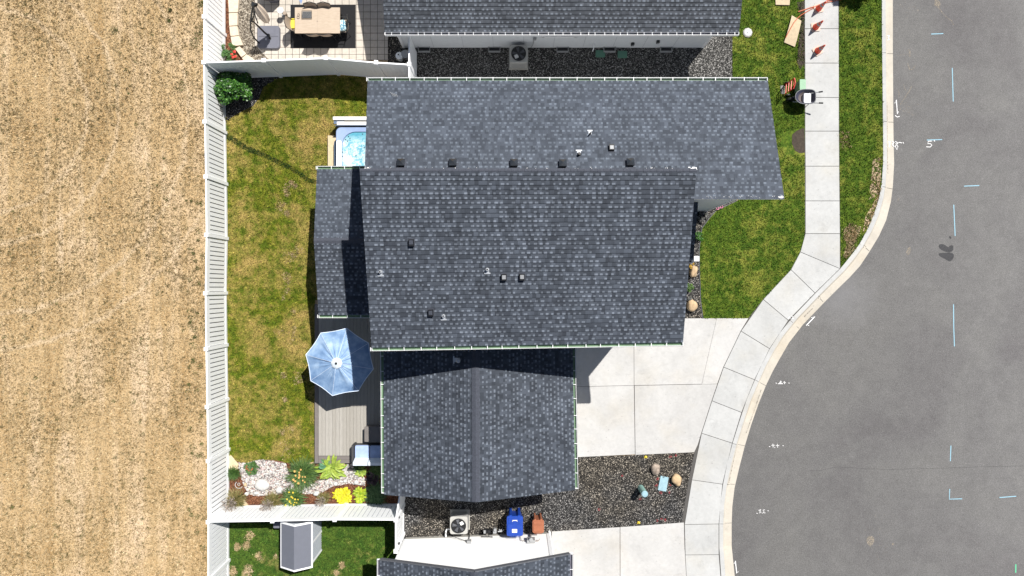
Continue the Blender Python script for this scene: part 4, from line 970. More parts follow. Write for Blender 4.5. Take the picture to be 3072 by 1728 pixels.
# ================================================================ AIR CONDITIONERS
def ac_unit(px, py, zt, label, paper):
    c = P(px, py, zt); t_ = thing('air_conditioner', (c.x, c.y, 0), label, 'air conditioner', 'air conditioners beside the houses')
    s_ = .71
    mb = MB(); mb.box((c.x, c.y, .04), (s_ + .09, s_ + .10, .08)); mb.build('pad', M['found'], t_)
    mb = MB(); mb.rbox((c.x, c.y, .08 + (zt - .10) / 2), (s_, s_, zt - .10), .09, n=5)
    for k in range(18):
        q = -s_ / 2 + .08 + k * (s_ - .16) / 17
        for sg in (-1, 1):
            mb.box((c.x + q, c.y + sg * s_ / 2, zt / 2), (.012, .016, zt - .25), m=1); mb.box((c.x + sg * s_ / 2, c.y + q, zt / 2), (.016, .012, zt - .25), m=1)
    mb.build('cabinet', [M['ac'], M['grey']], t_)
    mb = MB(); mb.lathe([(.285, 0), (.285, .004)], (c.x, c.y, zt + .001), 32, 0); mb.build('fan_well', M['black'], t_)
    mb = MB(); r0 = .29
    for rr in (.29, .24, .19, .14, .09):
        mb.tube([(c.x + rr * math.cos(a), c.y + rr * math.sin(a), zt + .03) for a in [k * math.pi / 14 for k in range(29)]], .0018 if rr < .28 else .009, 5, 0, cap=False)
    for k in range(12):
        a = k * math.pi / 6; mb.tube([(c.x + .05 * math.cos(a), c.y + .05 * math.sin(a), zt + .035), (c.x + .29 * math.cos(a), c.y + .29 * math.sin(a), zt + .025)], .0018, 4, 0)
    mb.build('grille', M['black'], t_)
    mb = MB(); mb.lathe([(.07, 0), (.07, .02)], (c.x, c.y, zt + .005), 14, 0)
    for k in range(5):
        a = k * 2 * math.pi / 5 + .4
        q = [Vector((c.x, c.y, zt + .012)) + Vector((rr * math.cos(a + da), rr * math.sin(a + da), dz)) for rr, da, dz in ((.06, -.3, 0), (.26, -.16, -.004), (.26, .34, .012), (.06, .5, .006))]
        mb.quad(*q, 1)
    mb.build('fan', [M['blackp'], M['soffit']], t_)
    return t_, c
t_, c = ac_unit(1556, 161, .78, 'shaded air conditioner on the dark gravel by the top house', True)
mb = MB(); mb.box((c.x - .09, c.y - .11, .80), (.15, .15, .004), .4, m=0); mb.build('paper_label', M['sticker'], t_)
t_, c = ac_unit(1376, 1577, .78, 'sunlit air conditioner beside the white lap-sided wall', False)
mb = MB(); mb.box((c.x + .12, c.y + .10, .81), (.13, .13, .004), .5); mb.build('paper_label', M['sticker'], t_)
mb = MB(); mb.tube([(c.x - .38, c.y - .30, .3), (c.x - .52, c.y - .32, .3), (c.x - .56, c.y - .42, .28), (c.x - .56, c.y - .62, .3)], .035, 8); mb.build('line_set', M['trim'], t_)

# ================================================================ WHEELED BINS
def bin_(px0, py0, px1, py1, zt, m, mlid, label, name, latch):
    a, b_ = P(px0, py0, zt), P(px1, py1, zt); cx, cy = (a.x + b_.x) / 2, (a.y + b_.y) / 2; w, d = abs(b_.x - a.x), abs(a.y - b_.y)
    t_ = thing(name, (cx, cy, 0), label, 'bin', 'wheeled bins by the wall')
    mb = MB(); mb.rbox((cx, cy + .01, (zt - .08) / 2 + .02), (w * .94, d * .88, zt - .10), .05, taper=.80)
    mb.rbox((cx, cy, zt - .10), (w * 1.0, d * .96, .05), .05); mb.build('body', m, t_)
    mb = MB(); mb.rbox((cx, cy, zt - .045), (w, d, .06), .07, n=5, crown=.02)
    mb.rbox((cx, cy + d * .30, zt + .005), (w * .80, d * .22, .02), .03); mb.rbox((cx, cy - d * .12, zt + .002), (w * .84, d * .50, .022), .05); mb.build('lid', mlid, t_)
    mb = MB(); mb.tube([(cx - w * .30, cy - d * .5, zt - .12), (cx - w * .30, cy - d * .5 - .06, zt - .11), (cx + w * .30, cy - d * .5 - .06, zt - .11), (cx + w * .30, cy - d * .5, zt - .12)], .013, 6); mb.build('handle', m, t_)
    for sx in (-1, 1):
        mb = MB(); mb.tube([(cx + sx * (w * .40 - .02), cy + d * .40, .11), (cx + sx * (w * .40 + .035), cy + d * .40, .11)], .11, 16); mb.build('wheel', M['black'], t_)
    mb = MB()
    for sx in (-1, 1): mb.rbox((cx + sx * w * .26, cy + d * .47, zt * .5), (w * .18, .10, zt * .92), .03, taper=.9)
    mb.build('front_rib', m, t_)
    return t_, cx, cy, w, d
t_, cx, cy, w, d = bin_(1520, 1549, 1569, 1609, 1.05, M['blue_bin'], M['blue_bin'], 'tall blue wheeled bin with two white stickers', 'wheeled_bin', True)
mb = MB(); mb.box((cx - .01, cy - .17, 1.075), (.20, .14, .012)); mb.build('sticker', M['sticker'], t_)
mb = MB(); mb.box((cx + .0, cy + .245, 1.085), (.20, .03, .012)); mb.box((cx - .09, cy + .225, 1.085), (.025, .05, .012)); mb.box((cx + .09, cy + .225, 1.085), (.025, .05, .012)); mb.build('sticker', M['sticker'], t_)
t_, cx, cy, w, d = bin_(1597, 1561, 1632, 1600, .85, M['brown_bin'], M['brown_bin'], 'small orange-brown wheeled bin', 'wheeled_bin', False)

# ================================================================ SIDE GRAVEL AND STREET FURNITURE
b0 = P(1922, 1463); t_ = thing('utility_post', (b0.x, b0.y, 0), 'pale green cylindrical utility post leaning on the dark gravel', 'utility post')
mb = MB(); mb.tube([b0, b0 + Vector((.01, -.02, .78))], .125, 24, 0); mb.build('tube', M['post_green'], t_, smooth=False)
mb = MB(); mb.lathe([(.130, 0), (.130, .03), (.10, .055)], b0 + Vector((.01, -.02, .78)), 24); mb.build('cap', M['lid_blue'], t_)
zr_ = ZR(1640, 1300, 4.025)
q = [zr_(1375, 510), zr_(1470, 530), zr_(1440, 700), zr_(1340, 680)]
t_ = thing('utility_vault', tuple(sum(q, Vector()) / 4), 'pale blue rectangular utility lid between two boulders', 'utility lid')
mb = MB(); mb.prism([(p.x, p.y) for p in q], 0.0, .045); mb.build('lid', M['lid_blue'], t_)
mb = MB(); c = zr_(1408, 525); mb.box((c.x, c.y, .047), (.07, .03, .006)); mb.build('pull_slot', M['black'], t_)
def boulder(px, py, s, seed, m, label, rot=0.0, grp='boulders on the gravel beds'):
    c = P(px, py); o = rock('boulder', (c.x, c.y, s[2] * .55), s, seed, m, rot); tag(o, label, 'boulder', grp)
p = zr_(1310, 430); boulder(1965, 1406, (.19, .25, .17), 3, M['stone_g'], 'mottled oval boulder left of the pale blue lid', -.2)
boulder(2028, 1437, (.19, .235, .19), 8, M['stone_t'], 'tan angular boulder right of the pale blue lid', .3)
boulder(2078, 815, (.16, .26, .22), 12, M['stone_t'], 'long tan boulder below the yellow flowers of the front bed', -.25)
boulder(2074, 916, (.19, .25, .22), 17, M['stone_t'], 'tan boulder in the front bed closest to the driveway', .1)
def splat(name, pts, r, label, m='paint_r'):
    mb = MB(); c0 = pts[0]
    for c in pts:
        for _ in range(20):
            a = random.uniform(0, 6.28); rr = r * random.random(); s_ = random.uniform(.006, .016); x, y = c.x + rr * math.cos(a), c.y + rr * math.sin(a)
            mb.lathe([(s_, 0), (s_ * .8, .012)], (x, y, .014), 6)
    tag(mb.build(name, M[m]), label, 'paint mark', 'red utility paint marks on the gravel')
splat('paint_mark', [zr_(1335, 550), zr_(1325, 625)], .06, 'two red paint spots along the left side of the blue lid')
splat('paint_mark', [zr_(1380, 712)], .08, 'red paint blotch directly below the blue lid')
splat('paint_mark', [zr_(1490, 620), zr_(1480, 710)], .05, 'faint red specks below the tan angular boulder')
splat('paint_mark', [zr_(1130, 790)], .06, 'crimson paint spot below the green utility post')
splat('paint_mark', [zr_(910, 510)], .045, 'small crimson paint spot near the garage wing corner')
splat('paint_mark', [zr_(635, 915)], .06, 'red paint ring on the brownish gravel')
splat('paint_mark', [zr_(1335, 1050), zr_(1385, 1030), zr_(1430, 1045)], .06, 'red paint dashes at the edge of the lower driveway')
splat('paint_mark', [zr_(1490, 280), zr_(1560, 265)], .07, 'faded red specks near the upper driveway edge')
for (X, Y, lb) in ((1190, 285, 'yellow marker flag at the upper driveway edge'), (1105, 1075, 'yellow marker flag at the lower driveway edge')):
    c = zr_(X, Y); t_ = thing('marker_flag', tuple(c), lb, 'marker flag', 'yellow marker flags')
    mb = MB(); mb.tube([c, c + Vector((.01, .0, .12))], .004, 5); mb.build('wire', M['grey'], t_)
    mb = MB(); mb.add([c + Vector(v) for v in ((-.06, -.05, .05), (.07, -.04, .06), (.06, .06, .10), (-.03, .07, .07), (0.02, 0.0, .13))], [(0, 1, 4), (1, 2, 4), (2, 3, 4), (3, 0, 4)]); mb.build('flag', M['yel_fl'], t_)
# valve boxes in the alley and clean-out cap
for (px, py, lb) in ((1801, 162, 'green plastic valve box cover closest to the wall spigot'), (1867, 164, 'green plastic valve box cover below the black dryer vent')):
    c = P(px, py); t_ = thing('valve_box', (c.x, c.y, 0), lb, 'valve box', 'green valve boxes in the alley gravel')
    mb = MB(); mb.rbox((c.x, c.y, .02), (.39, .29, .06), .04); mb.build('rim', M['green_box'], t_)
    mb = MB(); mb.rbox((c.x, c.y, .052), (.34, .24, .01), .03); mb.box((c.x - .15, c.y, .058), (.05, .02, .006), m=0); mb.build('lid', M['green_box'], t_)
c = P(2242, 99); t_ = thing('drain_cap', (c.x, c.y, 0), 'round pale drain cap in the grass by the top house', 'drain cap')
mb = MB(); mb.lathe([(.20, 0), (.20, .05), (.17, .07)], (c.x, c.y, 0), 9); mb.build('ring', M['found'], t_)
mb = MB(); mb.lathe([(.15, .0), (.15, .02), (.06, .03)], (c.x, c.y, .06), 14); mb.lathe([(.04, 0), (.03, .03)], (c.x, c.y, .09), 10, 1); mb.build('cap', [M['grey'], M['bag']], t_)
# traffic cones
def cone_at(c, lean, rot, label, faded=False, src=None):
    t_ = thing('traffic_cone', (c.x, c.y, .034), label, 'traffic cone', 'orange traffic cones on the sidewalk', rot)
    mb = MB(); mb.rbox((0, 0, .02), (.36, .36, .04), .05); mb.build('base', M['conebase'], t_, local=True)
    mb = MB(); mb.lathe([(.135, 0.04), (.128, .06), (.085, .33)], (0, 0, 0), 20); mb.lathe([(.066, .43), (.053, .50)], (0, 0, 0), 20); mb.lathe([(.046, .56), (.022, .70), (.016, .71)], (0, 0, 0), 20); mb.build('cone_body', M['orange'], t_, local=True, smooth=False)
    for a, b_ in (((.085, .33), (.066, .43)), ((.053, .50), (.046, .56))):
        mb = MB(); mb.lathe([(a[0] + .002, a[1]), (b_[0] + .002, b_[1])], (0, 0, 0), 20); mb.build('reflective_band', M['refl'], t_, local=True)
    return t_
cone0 = cone_at(P(2454, 27), 0, .25, 'orange traffic cone farthest up the sidewalk, touching the hoses')
for px, py, r_, lb in ((2445, 83, .12, 'orange traffic cone in the middle of the row of three'), (2451, 154, .55, 'orange traffic cone nearest the wheelbarrow')):
    c = copy_tree(cone0); p = P(px, py); c.location = (p.x, p.y, .034); c.rotation_euler.z = r_; c['label'] = lb
# plywood pieces, hoses, dug earth
zb = ZR(2300, 0, 3.337)
def slab(pts, z, th, m, name, label, cat, grp=None, curl=0.0):
    mb = MB(); n = 8; A_, B_, C_, D_ = pts
    for i in range(n):
        def row(t_): q = curl * math.sin(math.pi * t_); return A_.lerp(B_, t_) + Vector((0, 0, z + q)), D_.lerp(C_, t_) + Vector((0, 0, z + q))
        a, d = row(i / n); b_, c = row((i + 1) / n); u = Vector((0, 0, th))
        mb.quad(a + u, b_ + u, c + u, d + u); mb.quad(d, c, b_, a); mb.quad(a, b_, b_ + u, a + u); mb.quad(c, d, d + u, c + u)
        if i == 0: mb.quad(d, a, a + u, d + u)
        if i == n - 1: mb.quad(b_, c, c + u, b_ + u)
    return tag(mb.build(name, m), label, cat, grp)
slab([zb(245, 160), zb(168, 430), zb(275, 475), zb(340, 215)], .06, .015, M['wood'], 'plywood_board', 'curved bare plywood board lying under the hose', 'board', 'plywood offcuts', curl=.05)
slab([zb(80, -30), zb(84, 55), zb(222, 58), zb(228, -30)], .06, .015, M['wood'], 'plywood_board', 'plywood board at the top edge beside the grass', 'board', 'plywood offcuts')
def hose(pts, z, r, label):
    mb = MB(); mb.tube([Vector((p.x, p.y, zz)) for p, zz in zip(pts, z)], r, 7); tag(mb.build('hose', M['hose']), label, 'hose', 'terracotta hoses by the cones')
hose([zb(760, 0), zb(700, 8), zb(600, 30), zb(540, 50), zb(480, 78), zb(430, 103), zb(380, 132), zb(335, 160), zb(300, 190), zb(262, 235), zb(230, 290), zb(200, 345), zb(180, 385)], [.07, .06, .06, .06, .06, .06, .07, .10, .12, .14, .15, .14, .12], .016, 'long thin terracotta hose crossing the plywood board')
hose([zb(310, 122), zb(370, 105), zb(430, 82), zb(480, 70), zb(540, 45), zb(610, 10), zb(720, -15)], [.05, .06, .06, .06, .06, .06, .06], .022, 'short thick terracotta hose stub at the sidewalk edge')
sheet('dug_soil', [zb(300, 30), zb(375, 10), zb(378, 640), zb(330, 700), zb(300, 620), zb(320, 400), zb(345, 240), zb(330, 120)], .026, M['dirt'])
sheet('bare_soil_patch', [P(2376, 404), P(2390, 392), P(2412, 384), P(2414, 458), P(2398, 460), P(2384, 452), P(2375, 430)], .026, M['dirt'])
mb = MB()
for _ in range(150):
    c = zb(random.uniform(300, 372), random.uniform(20, 640)); s_ = random.uniform(.02, .06)
    mb.add([(c.x + random.uniform(-s_, s_), c.y + random.uniform(-s_, s_), .02), (c.x + s_, c.y - s_, .02), (c.x + s_ * .6, c.y + s_, .02), (c.x, c.y, .02 + s_)], [(0, 1, 3), (1, 2, 3), (2, 0, 3)], random.choice([0, 0, 1]))
tag(mb.build('soil_clods', [M['dirt'], M['spill2']]), kind='stuff')
# green pedestal, red hand truck, wheelbarrow
zw = ZR(2220, 200, 8.573)
a, b_ = zw(1542, 328, .55), zw(1688, 590, .55); cx, cy = (a.x + b_.x) / 2, (a.y + b_.y) / 2
t_ = thing('utility_pedestal', (cx, cy, 0), 'green utility pedestal between sidewalk and red hand truck', 'utility pedestal')
mb = MB(); mb.rbox((cx, cy, .26), (abs(b_.x - a.x), abs(a.y - b_.y), .52), .03); mb.build('body', M['green_ped'], t_)
mb = MB(); mb.rbox((cx, cy, .535), (abs(b_.x - a.x) + .02, abs(a.y - b_.y) + .02, .03), .03); mb.build('cap', M['green_ped'], t_)
p0, p1 = zw(1395, 300, .9), zw(1360, 560, .9)
t_ = thing('hand_truck', (p0.x, (p0.y + p1.y) / 2, 0), 'red hand truck standing in the grass behind the green pedestal', 'hand truck')
x0 = p0.x; y0, y1 = p0.y, p1.y; mb = MB()
fx = x0 + .28
for y_, x_ in ((y0, x0), (y1, x0 - .03)): mb.tube([(x_ - .03, y_, .06), (x_, y_, .92)], .020, 6)
for k in range(4): z_ = .18 + k * .24; xx = x0 - .03 + .03 * (z_ / .9); mb.tube([(xx, y0, z_), (xx - .03, y1, z_)], .02, 6)
mb.tube([(x0, y0, .92), (x0 + .02, (y0 + y1) / 2, .97), (x0 - .03, y1, .92)], .018, 6); mb.build('frame', M['red'], t_)
mb = MB(); mb.box((x0 - .12, (y0 + y1) / 2, .03), (.16, .34, .012)); mb.build('toe_plate', M['black'], t_)
for y_ in (y0 + .05, y1 - .05): mb = MB(); mb.tube([(x0 + .06, y_ - .02, .11), (x0 + .06, y_ + .03, .11)], .11, 16); mb.build('wheel', M['black'], t_)
wb0 = zw(1690, 770, .62)
t_ = thing('wheelbarrow', (wb0.x, wb0.y, 0), 'dark wheelbarrow with mortar residue standing at the sidewalk edge', 'wheelbarrow')
a, b_ = zw(1425, 580, .62), zw(1950, 958, .62); L_, W_ = b_.x - a.x, a.y - b_.y; cx, cy = (a.x + b_.x) / 2, (a.y + b_.y) / 2
def trayring(k, z, off=0.0, shift=0.0):
    pts = []
    for i in range(40):
        th = 2 * math.pi * i / 40; c_, s_ = math.cos(th), math.sin(th); e = 3.6 if c_ > 0 else 2.2
        x = abs(c_) ** (2 / e) * (1 if c_ > 0 else -1); y = abs(s_) ** (2 / e) * (1 if s_ > 0 else -1)
        pts.append(Vector((cx + shift + x * (L_ / 2 * k + off), cy + y * (W_ / 2 * k + off), z)))
    return pts
rings = [trayring(1, .62, .012), trayring(1, .635, .004), trayring(1, .62, -.012), trayring(.62, .40, 0, .10), trayring(.60, .385, 0, .10)]
mb = MB(); vs = sum(rings[:3], []); n = 40
mb.add(vs, [(j * n + i, j * n + (i + 1) % n, (j + 1) * n + (i + 1) % n, (j + 1) * n + i) for j in range(2) for i in range(n)]); mb.build('rim', M['grey'], t_)
mb = MB(); vs = rings[2] + rings[3]; mb.add(vs, [(i, (i + 1) % n, n + (i + 1) % n, n + i) for i in range(n)] + [tuple(range(n, 2 * n))])
out_ = trayring(1, .61, .008) + trayring(.64, .37, 0, .10); mb.add(out_, [(i, n + i, n + (i + 1) % n, (i + 1) % n) for i in range(n)] + [tuple(range(2 * n - 1, n - 1, -1))]); tr_ = mb.build('tray', M['tray'], t_, smooth=True)
mb = MB(); r3 = trayring(.62, .41, -.01, .10); r4 = trayring(.86, .53, -.01, .02)
sel = [i for i in range(40) if 11 <= i <= 29]
mb.add([r4[i] for i in sel] + [r3[i] for i in sel], [(k, k + 1, len(sel) + k + 1, len(sel) + k) for k in range(len(sel) - 1)] + [tuple(range(len(sel), 2 * len(sel)))]); mb.build('mortar_residue', M['mortar'], t_)
for (X1, Y1, X2, Y2) in ((1900, 672, 2125, 640), (1900, 930, 2135, 937)):
    mb = MB(); p, q_ = zw(X1, Y1, .55), zw(X2, Y2, .66); p0_ = Vector((cx - L_ * .45, cy + (p.y - cy) * .45, .25)); mb.tube([p0_, p], .02, 6, 0); mb.tube([p, q_], .022, 6, 0)
    mb.tube([p.lerp(q_, .55), q_ + (q_ - p) * .02], .030, 8, 1); mb.tube([p + Vector((-.15, 0, -.05)), p + Vector((-.08, 0, -.53))], .015, 6, 0); mb.build('handle', [M['grey'], M['black']], t_)
mb = MB(); mb.tube([(cx - L_ * .52, cy - .04, .19), (cx - L_ * .52, cy + .04, .19)], .19, 22); mb.build('wheel', M['black'], t_)
a, b_ = zw(1640, 682, .55), zw(1828, 935, .55); c = (a + b_) / 2
mb = MB(); mb.rbox((c.x, c.y, .49), (b_.x - a.x, a.y - b_.y, .13), .04, rot=-.03, crown=-.015); mb.bar((c.x - .05, c.y + .1, .556), (c.x + .06, c.y + .03, .556), .02, .01)
tag(mb.build('cement_sack', M['bag']), 'pale grey paper sack lying inside the wheelbarrow tray', 'sack')
# pink ring marker by the garage wall corner
zp = ZR(2000, 560, 4.025); t_ = thing('garden_ornament', tuple(zp(630, 260)), 'small pink double-ring ornament by the lawn edging corner', 'ornament')
for X, Y in ((608, 266), (655, 247)):
    c = zp(X, Y); mb = MB(); mb.tube([(c.x + .05 * math.cos(k * .5236), c.y + .05 * math.sin(k * .5236), .10) for k in range(13)], .012, 6, cap=False); mb.tube([(c.x, c.y - .05, .1), (c.x + .01, c.y - .05, 0)], .008, 5); mb.build('ring', M['pink'], t_)
c1, c2 = zp(618, 262), zp(645, 251); mb = MB(); mb.tube([(c1.x, c1.y, .10), (c2.x, c2.y, .10)], .008, 5); mb.build('bridge', M['pink'], t_)

# ================================================================ HOT TUB
a = P(1008, 382, .9); tb = thing('hot_tub', (a.x + .97, a.y - .97, 0), 'open hot tub with foaming turquoise water beside the big roof', 'hot tub')
x0, y1 = a.x, a.y; x1, y0 = x0 + 1.95, y1 - 1.95; cx, cy = (x0 + x1) / 2, (y0 + y1) / 2
def rr_ring(ix0, iy0, ix1, iy1, r, z, n=6, r_tl=None):
    pts = []
    for (sx, sy, a0) in ((1, 1, 0), (-1, 1, 90), (-1, -1, 180), (1, -1, 270)):
        rr = r_tl if (r_tl and sx < 0 and sy > 0) else r
        X = (ix1 - rr) if sx > 0 else (ix0 + rr); Y = (iy1 - rr) if sy > 0 else (iy0 + rr)
        for k in range(n + 1): an = R(a0 + 90 * k / n); pts.append(Vector((X + rr * math.cos(an), Y + rr * math.sin(an), z)))
    return pts
def loft(mb, rings, m=0, close=True):
    n = len(rings[0]); vs = sum(rings, [])
    mb.add(vs, [(j * n + i, j * n + (i + 1) % n, (j + 1) * n + (i + 1) % n, (j + 1) * n + i) for j in range(len(rings) - 1) for i in range(n)] + ([tuple(range((len(rings) - 1) * n, len(rings) * n))] if close else []), m)
mb = MB(); loft(mb, [rr_ring(x0 + .03, y0 + .03, x1 - .03, y1 - .03, .18, 0.02), rr_ring(x0 + .03, y0 + .03, x1 - .03, y1 - .03, .18, .86)], close=False); mb.build('cabinet', M['wicker'], tb)
mb = MB(); loft(mb, [rr_ring(x0, y0, x1, y1, .2, .86), rr_ring(x0, y0, x1, y1, .2, .90), rr_ring(x0 + .02, y0 + .02, x1 - .02, y1 - .02, .2, .92), rr_ring(x0 + .22, y0 + .2, x1 - .15, y1 - .17, .3, .90, r_tl=.55), rr_ring(x0 + .32, y0 + .3, x1 - .25, y1 - .27, .3, .60, r_tl=.55)]); mb.build('shell', M['pool_shell'], tb, smooth=False)  # blue on the top rim carries the cover's shade in its colour
mb = MB(); mb.rbox((x0 + .12, y0 + .72, .915), (.20, 1.40, .03), .06); mb.build('sunlit_rim', M['pool_white'], tb)  # sunlit stretch of the left rim, put in as a white strip
mb = MB(); rg = rr_ring(x0 + .245, y0 + .22, x1 - .17, y1 - .19, .3, .85, r_tl=.54); mb.add(rg, [tuple(range(len(rg)))]); mb.build('water', M['water'], tb)
zt_ = ZR(960, 340, 8.05); mb = MB()
for X, Y in ((655, 510), (690, 560), (725, 605), (570, 595), (620, 635), (665, 670), (875, 400), (990, 445), (1030, 500), (540, 935), (545, 1040), (870, 1020), (1070, 825)):
    c = zt_(X, Y, .856); mb.lathe([(.024, -.01), (.024, .004), (.012, .006)], (c.x, c.y, .856), 9)
mb.build('jets', M['jet'], tb)
ck = thing('hot_tub_cover', (cx, y1 + .25, 0), 'folded white-edged hot tub cover standing behind the tub', 'cover')
for yy, zz, dx in ((y1 + .155, .93, .14), (y1 + .34, .99, .0)):
    mb = MB(); mb.rbox((cx - .06 + dx * .5, yy, zz - .38), (2.05 - dx, .13, .76), .03); o1 = mb.build('panel', M['cover'], ck)
mb = MB(); mb.box((cx - .03, y1 + .072, .62), (1.98, .02, .6)); mb.rbox((x0 + .12, y1 + .2, .905), (.42, .14, .03), .03); mb.build('skirt', M['cover_g'], ck)
st = thing('spa_steps', (x0 - .25, cy, 0), 'pale spa steps on the lawn side of the hot tub', 'steps')
a, b_ = P(984, 392, .25), P(1007, 500, .25)
mb = MB(); mb.box(((a.x + x0) / 2 - .03, cy + .05, .12), (x0 - a.x - .04, 1.5, .24)); mb.build('lower_step', M['tan_mat'], st)
mb = MB(); mb.box((x0 - .10, cy - .05, .24), (.17, 1.1, .48)); mb.build('upper_step', M['cover_g'], st)

# ================================================================ DECK
dz = .22
x0, x1 = P(944, 1000, dz).x, -4.42; yN, yS = P(944, 912, dz).y, P(944, 1390, dz).y
dk_ = thing('deck', ((x0 + x1) / 2, (yN + yS) / 2, 0), 'low grey-brown composite deck with a darker border', 'deck')
mb = MB(); bx = x0 + .155; n = int((x1 - bx) / .142)
for k in range(n): mb.box((bx + .142 * (k + .5), (yN + yS + .31) / 2 , dz - .015), (.135, abs(yN - yS) - .31, .03))
mb.build('boards', M['deck'], dk_)
mb = MB(); mb.box((x0 + .073, (yN + yS) / 2, dz - .014), (.142, abs(yN - yS), .030)); 
for k in range(2): mb.box(((x0 + x1) / 2 + .075, yS + .073 + .148 * k, dz - .014), (x1 - x0 - .155, .142, .030))
mb.build('border', M['deck_edge'], dk_)
mb = MB(); mb.box(((x0 + x1) / 2, (yN + yS) / 2, (dz - .035) / 2), (x1 - x0 - .03, abs(yN - yS) - .03, dz - .035)); mb.build('substructure', M['soffit'], dk_)
# parasol over the deck
uc = P(1018.8, 1085.6, 2.15); R0 = 1.306
um = thing('parasol', (uc.x, uc.y, dz), 'light blue octagonal parasol open over the deck', 'parasol')
mb = MB(); NA, NR = 128, 12; vs = []
for j in range(NR + 1):
    t_ = j / NR
    for k in range(NA):
        th = R(-102) + 2 * math.pi * k / NA; s8 = (k % 16) / 16.0; q = math.cos(math.pi / 8) / math.cos((s8 - .5) * math.pi / 4)
        flat = 1 + (q - 1) * t_ - .022 * math.sin(math.pi * s8) * t_
        r_ = R0 * (.13 + .87 * t_) * flat
        z = 2.62 - .47 * (.13 + .87 * t_) ** 1.15 - .040 * math.sin(math.pi * s8) ** .8 * math.sin(math.pi * min(1, t_ * .8 + .1)) + .016 * ring_noise(k * 1.7, 3) * math.sin(math.pi * t_ * .9) + (.020 * math.sin(k * 1.15 + 1.6 * math.sin(k * .31)) + .022 * math.sin(k * .55 + 1 + math.sin(k * .17))) * (1.12 - t_) * min(1, t_ * 4 + .3)
        vs.append((uc.x + r_ * math.cos(th), uc.y + r_ * math.sin(th), z))
mb.add(vs, [(j * NA + k, j * NA + (k + 1) % NA, (j + 1) * NA + (k + 1) % NA, (j + 1) * NA + k)[::-1] for j in range(NR) for k in range(NA)])
cn = mb.build('canopy', M['canopy'], um, smooth=True)
mb = MB()
for k in range(NA):
    a, b_ = Vector(vs[NR * NA + k]), Vector(vs[NR * NA + (k + 1) % NA]); mb.bar(a, b_, .022, .012)
for e in range(8):
    mb.tube([Vector(vs[j * NA + e * 16]) + Vector((0, 0, .004)) for j in range(NR + 1)], .006, 4)
mb.build('hem', M['canopy_hem'], cn)
mb = MB(); mb.lathe([(.215, 0), (.16, .03), (.06, .06), (.03, .065)], (uc.x, uc.y, 2.585), 8); mb.build('vent', M['canopy_w'], cn)
mb = MB(); mb.lathe([(.035, 0), (.045, .03), (.02, .06)], (uc.x, uc.y, 2.65), 12); mb.build('finial', M['black'], um)
mb = MB(); mb.tube([(uc.x, uc.y, dz + .06), (uc.x, uc.y, 2.6)], .022, 10); mb.build('pole', M['black'], um)
mb = MB(); mb.lathe([(.26, 0), (.26, .04), (.08, .09), (.04, .25)], (uc.x, uc.y, dz), 20); mb.build('base', M['black'], um)
mb = MB()
for e in range(8):
    th = R(-102) + e * math.pi / 4; mb.tube([(uc.x + .05 * math.cos(th), uc.y + .05 * math.sin(th), 2.56), (uc.x + R0 * .97 * math.cos(th), uc.y + R0 * .97 * math.sin(th), 2.13)], .008, 5)
mb.build('ribs', M['black'], um)
zd = ZR(600, 1220, 4.025)
# deck box and two-seat sofa
a, b_ = zd(1990, 245, dz + .45), zd(2200, 420, dz + .45)
t_ = thing('deck_box', ((a.x + b_.x) / 2, (a.y + b_.y) / 2, dz), 'brown-grey storage box half under the garage wing eave', 'storage box')
mb = MB(); mb.rbox(((a.x + b_.x) / 2, (a.y + b_.y) / 2, dz + .22), (b_.x - a.x, a.y - b_.y, .44), .03); mb.build('body', M['box_brown'], t_)
mb = MB(); mb.rbox(((a.x + b_.x) / 2, (a.y + b_.y) / 2, dz + .455), (b_.x - a.x + .03, a.y - b_.y + .03, .04), .03); mb.build('lid', M['box_brown'], t_)
a, b_ = zd(1868, 470, dz + .42), zd(2050, 640, dz + .42); sw = b_.x - a.x; xl = a.x; yb, yt = b_.y, a.y
t_ = thing('outdoor_sofa', (xl + sw, (yb + yt) / 2, dz), 'dark wicker two-seat sofa with blue-grey cushions at the deck end', 'sofa')
mb = MB(); fw = sw * 2 + .16
mb.box((xl + sw, (yb + yt) / 2 - .02, dz + .17), (fw, yt - yb + .06, .30)); mb.box((xl - .05, (yb + yt) / 2, dz + .30), (.07, yt - yb + .1, .58)); mb.box((xl + 2 * sw + .05, (yb + yt) / 2, dz + .30), (.07, yt - yb + .1, .58))
mb.box((xl + sw, yb - .12, dz + .40), (fw, .06, .74)); mb.build('frame', M['wicker'], t_)
for k in range(2):
    mb = MB(); mb.rbox((xl + sw * (k + .5), (yb + yt) / 2, dz + .37), (sw - .02, yt - yb, .12), .05, crown=.01); mb.build('seat_cushion', M['cushion'], t_)
    mb = MB(); Mx = Matrix.Rotation(R(14), 3, 'X'); mb.box((xl + sw * (k + .5), yb - .03, dz + .60), (sw - .03, .13, .42), M=Mx); mb.build('back_cushion', M['cushion_w'], t_)
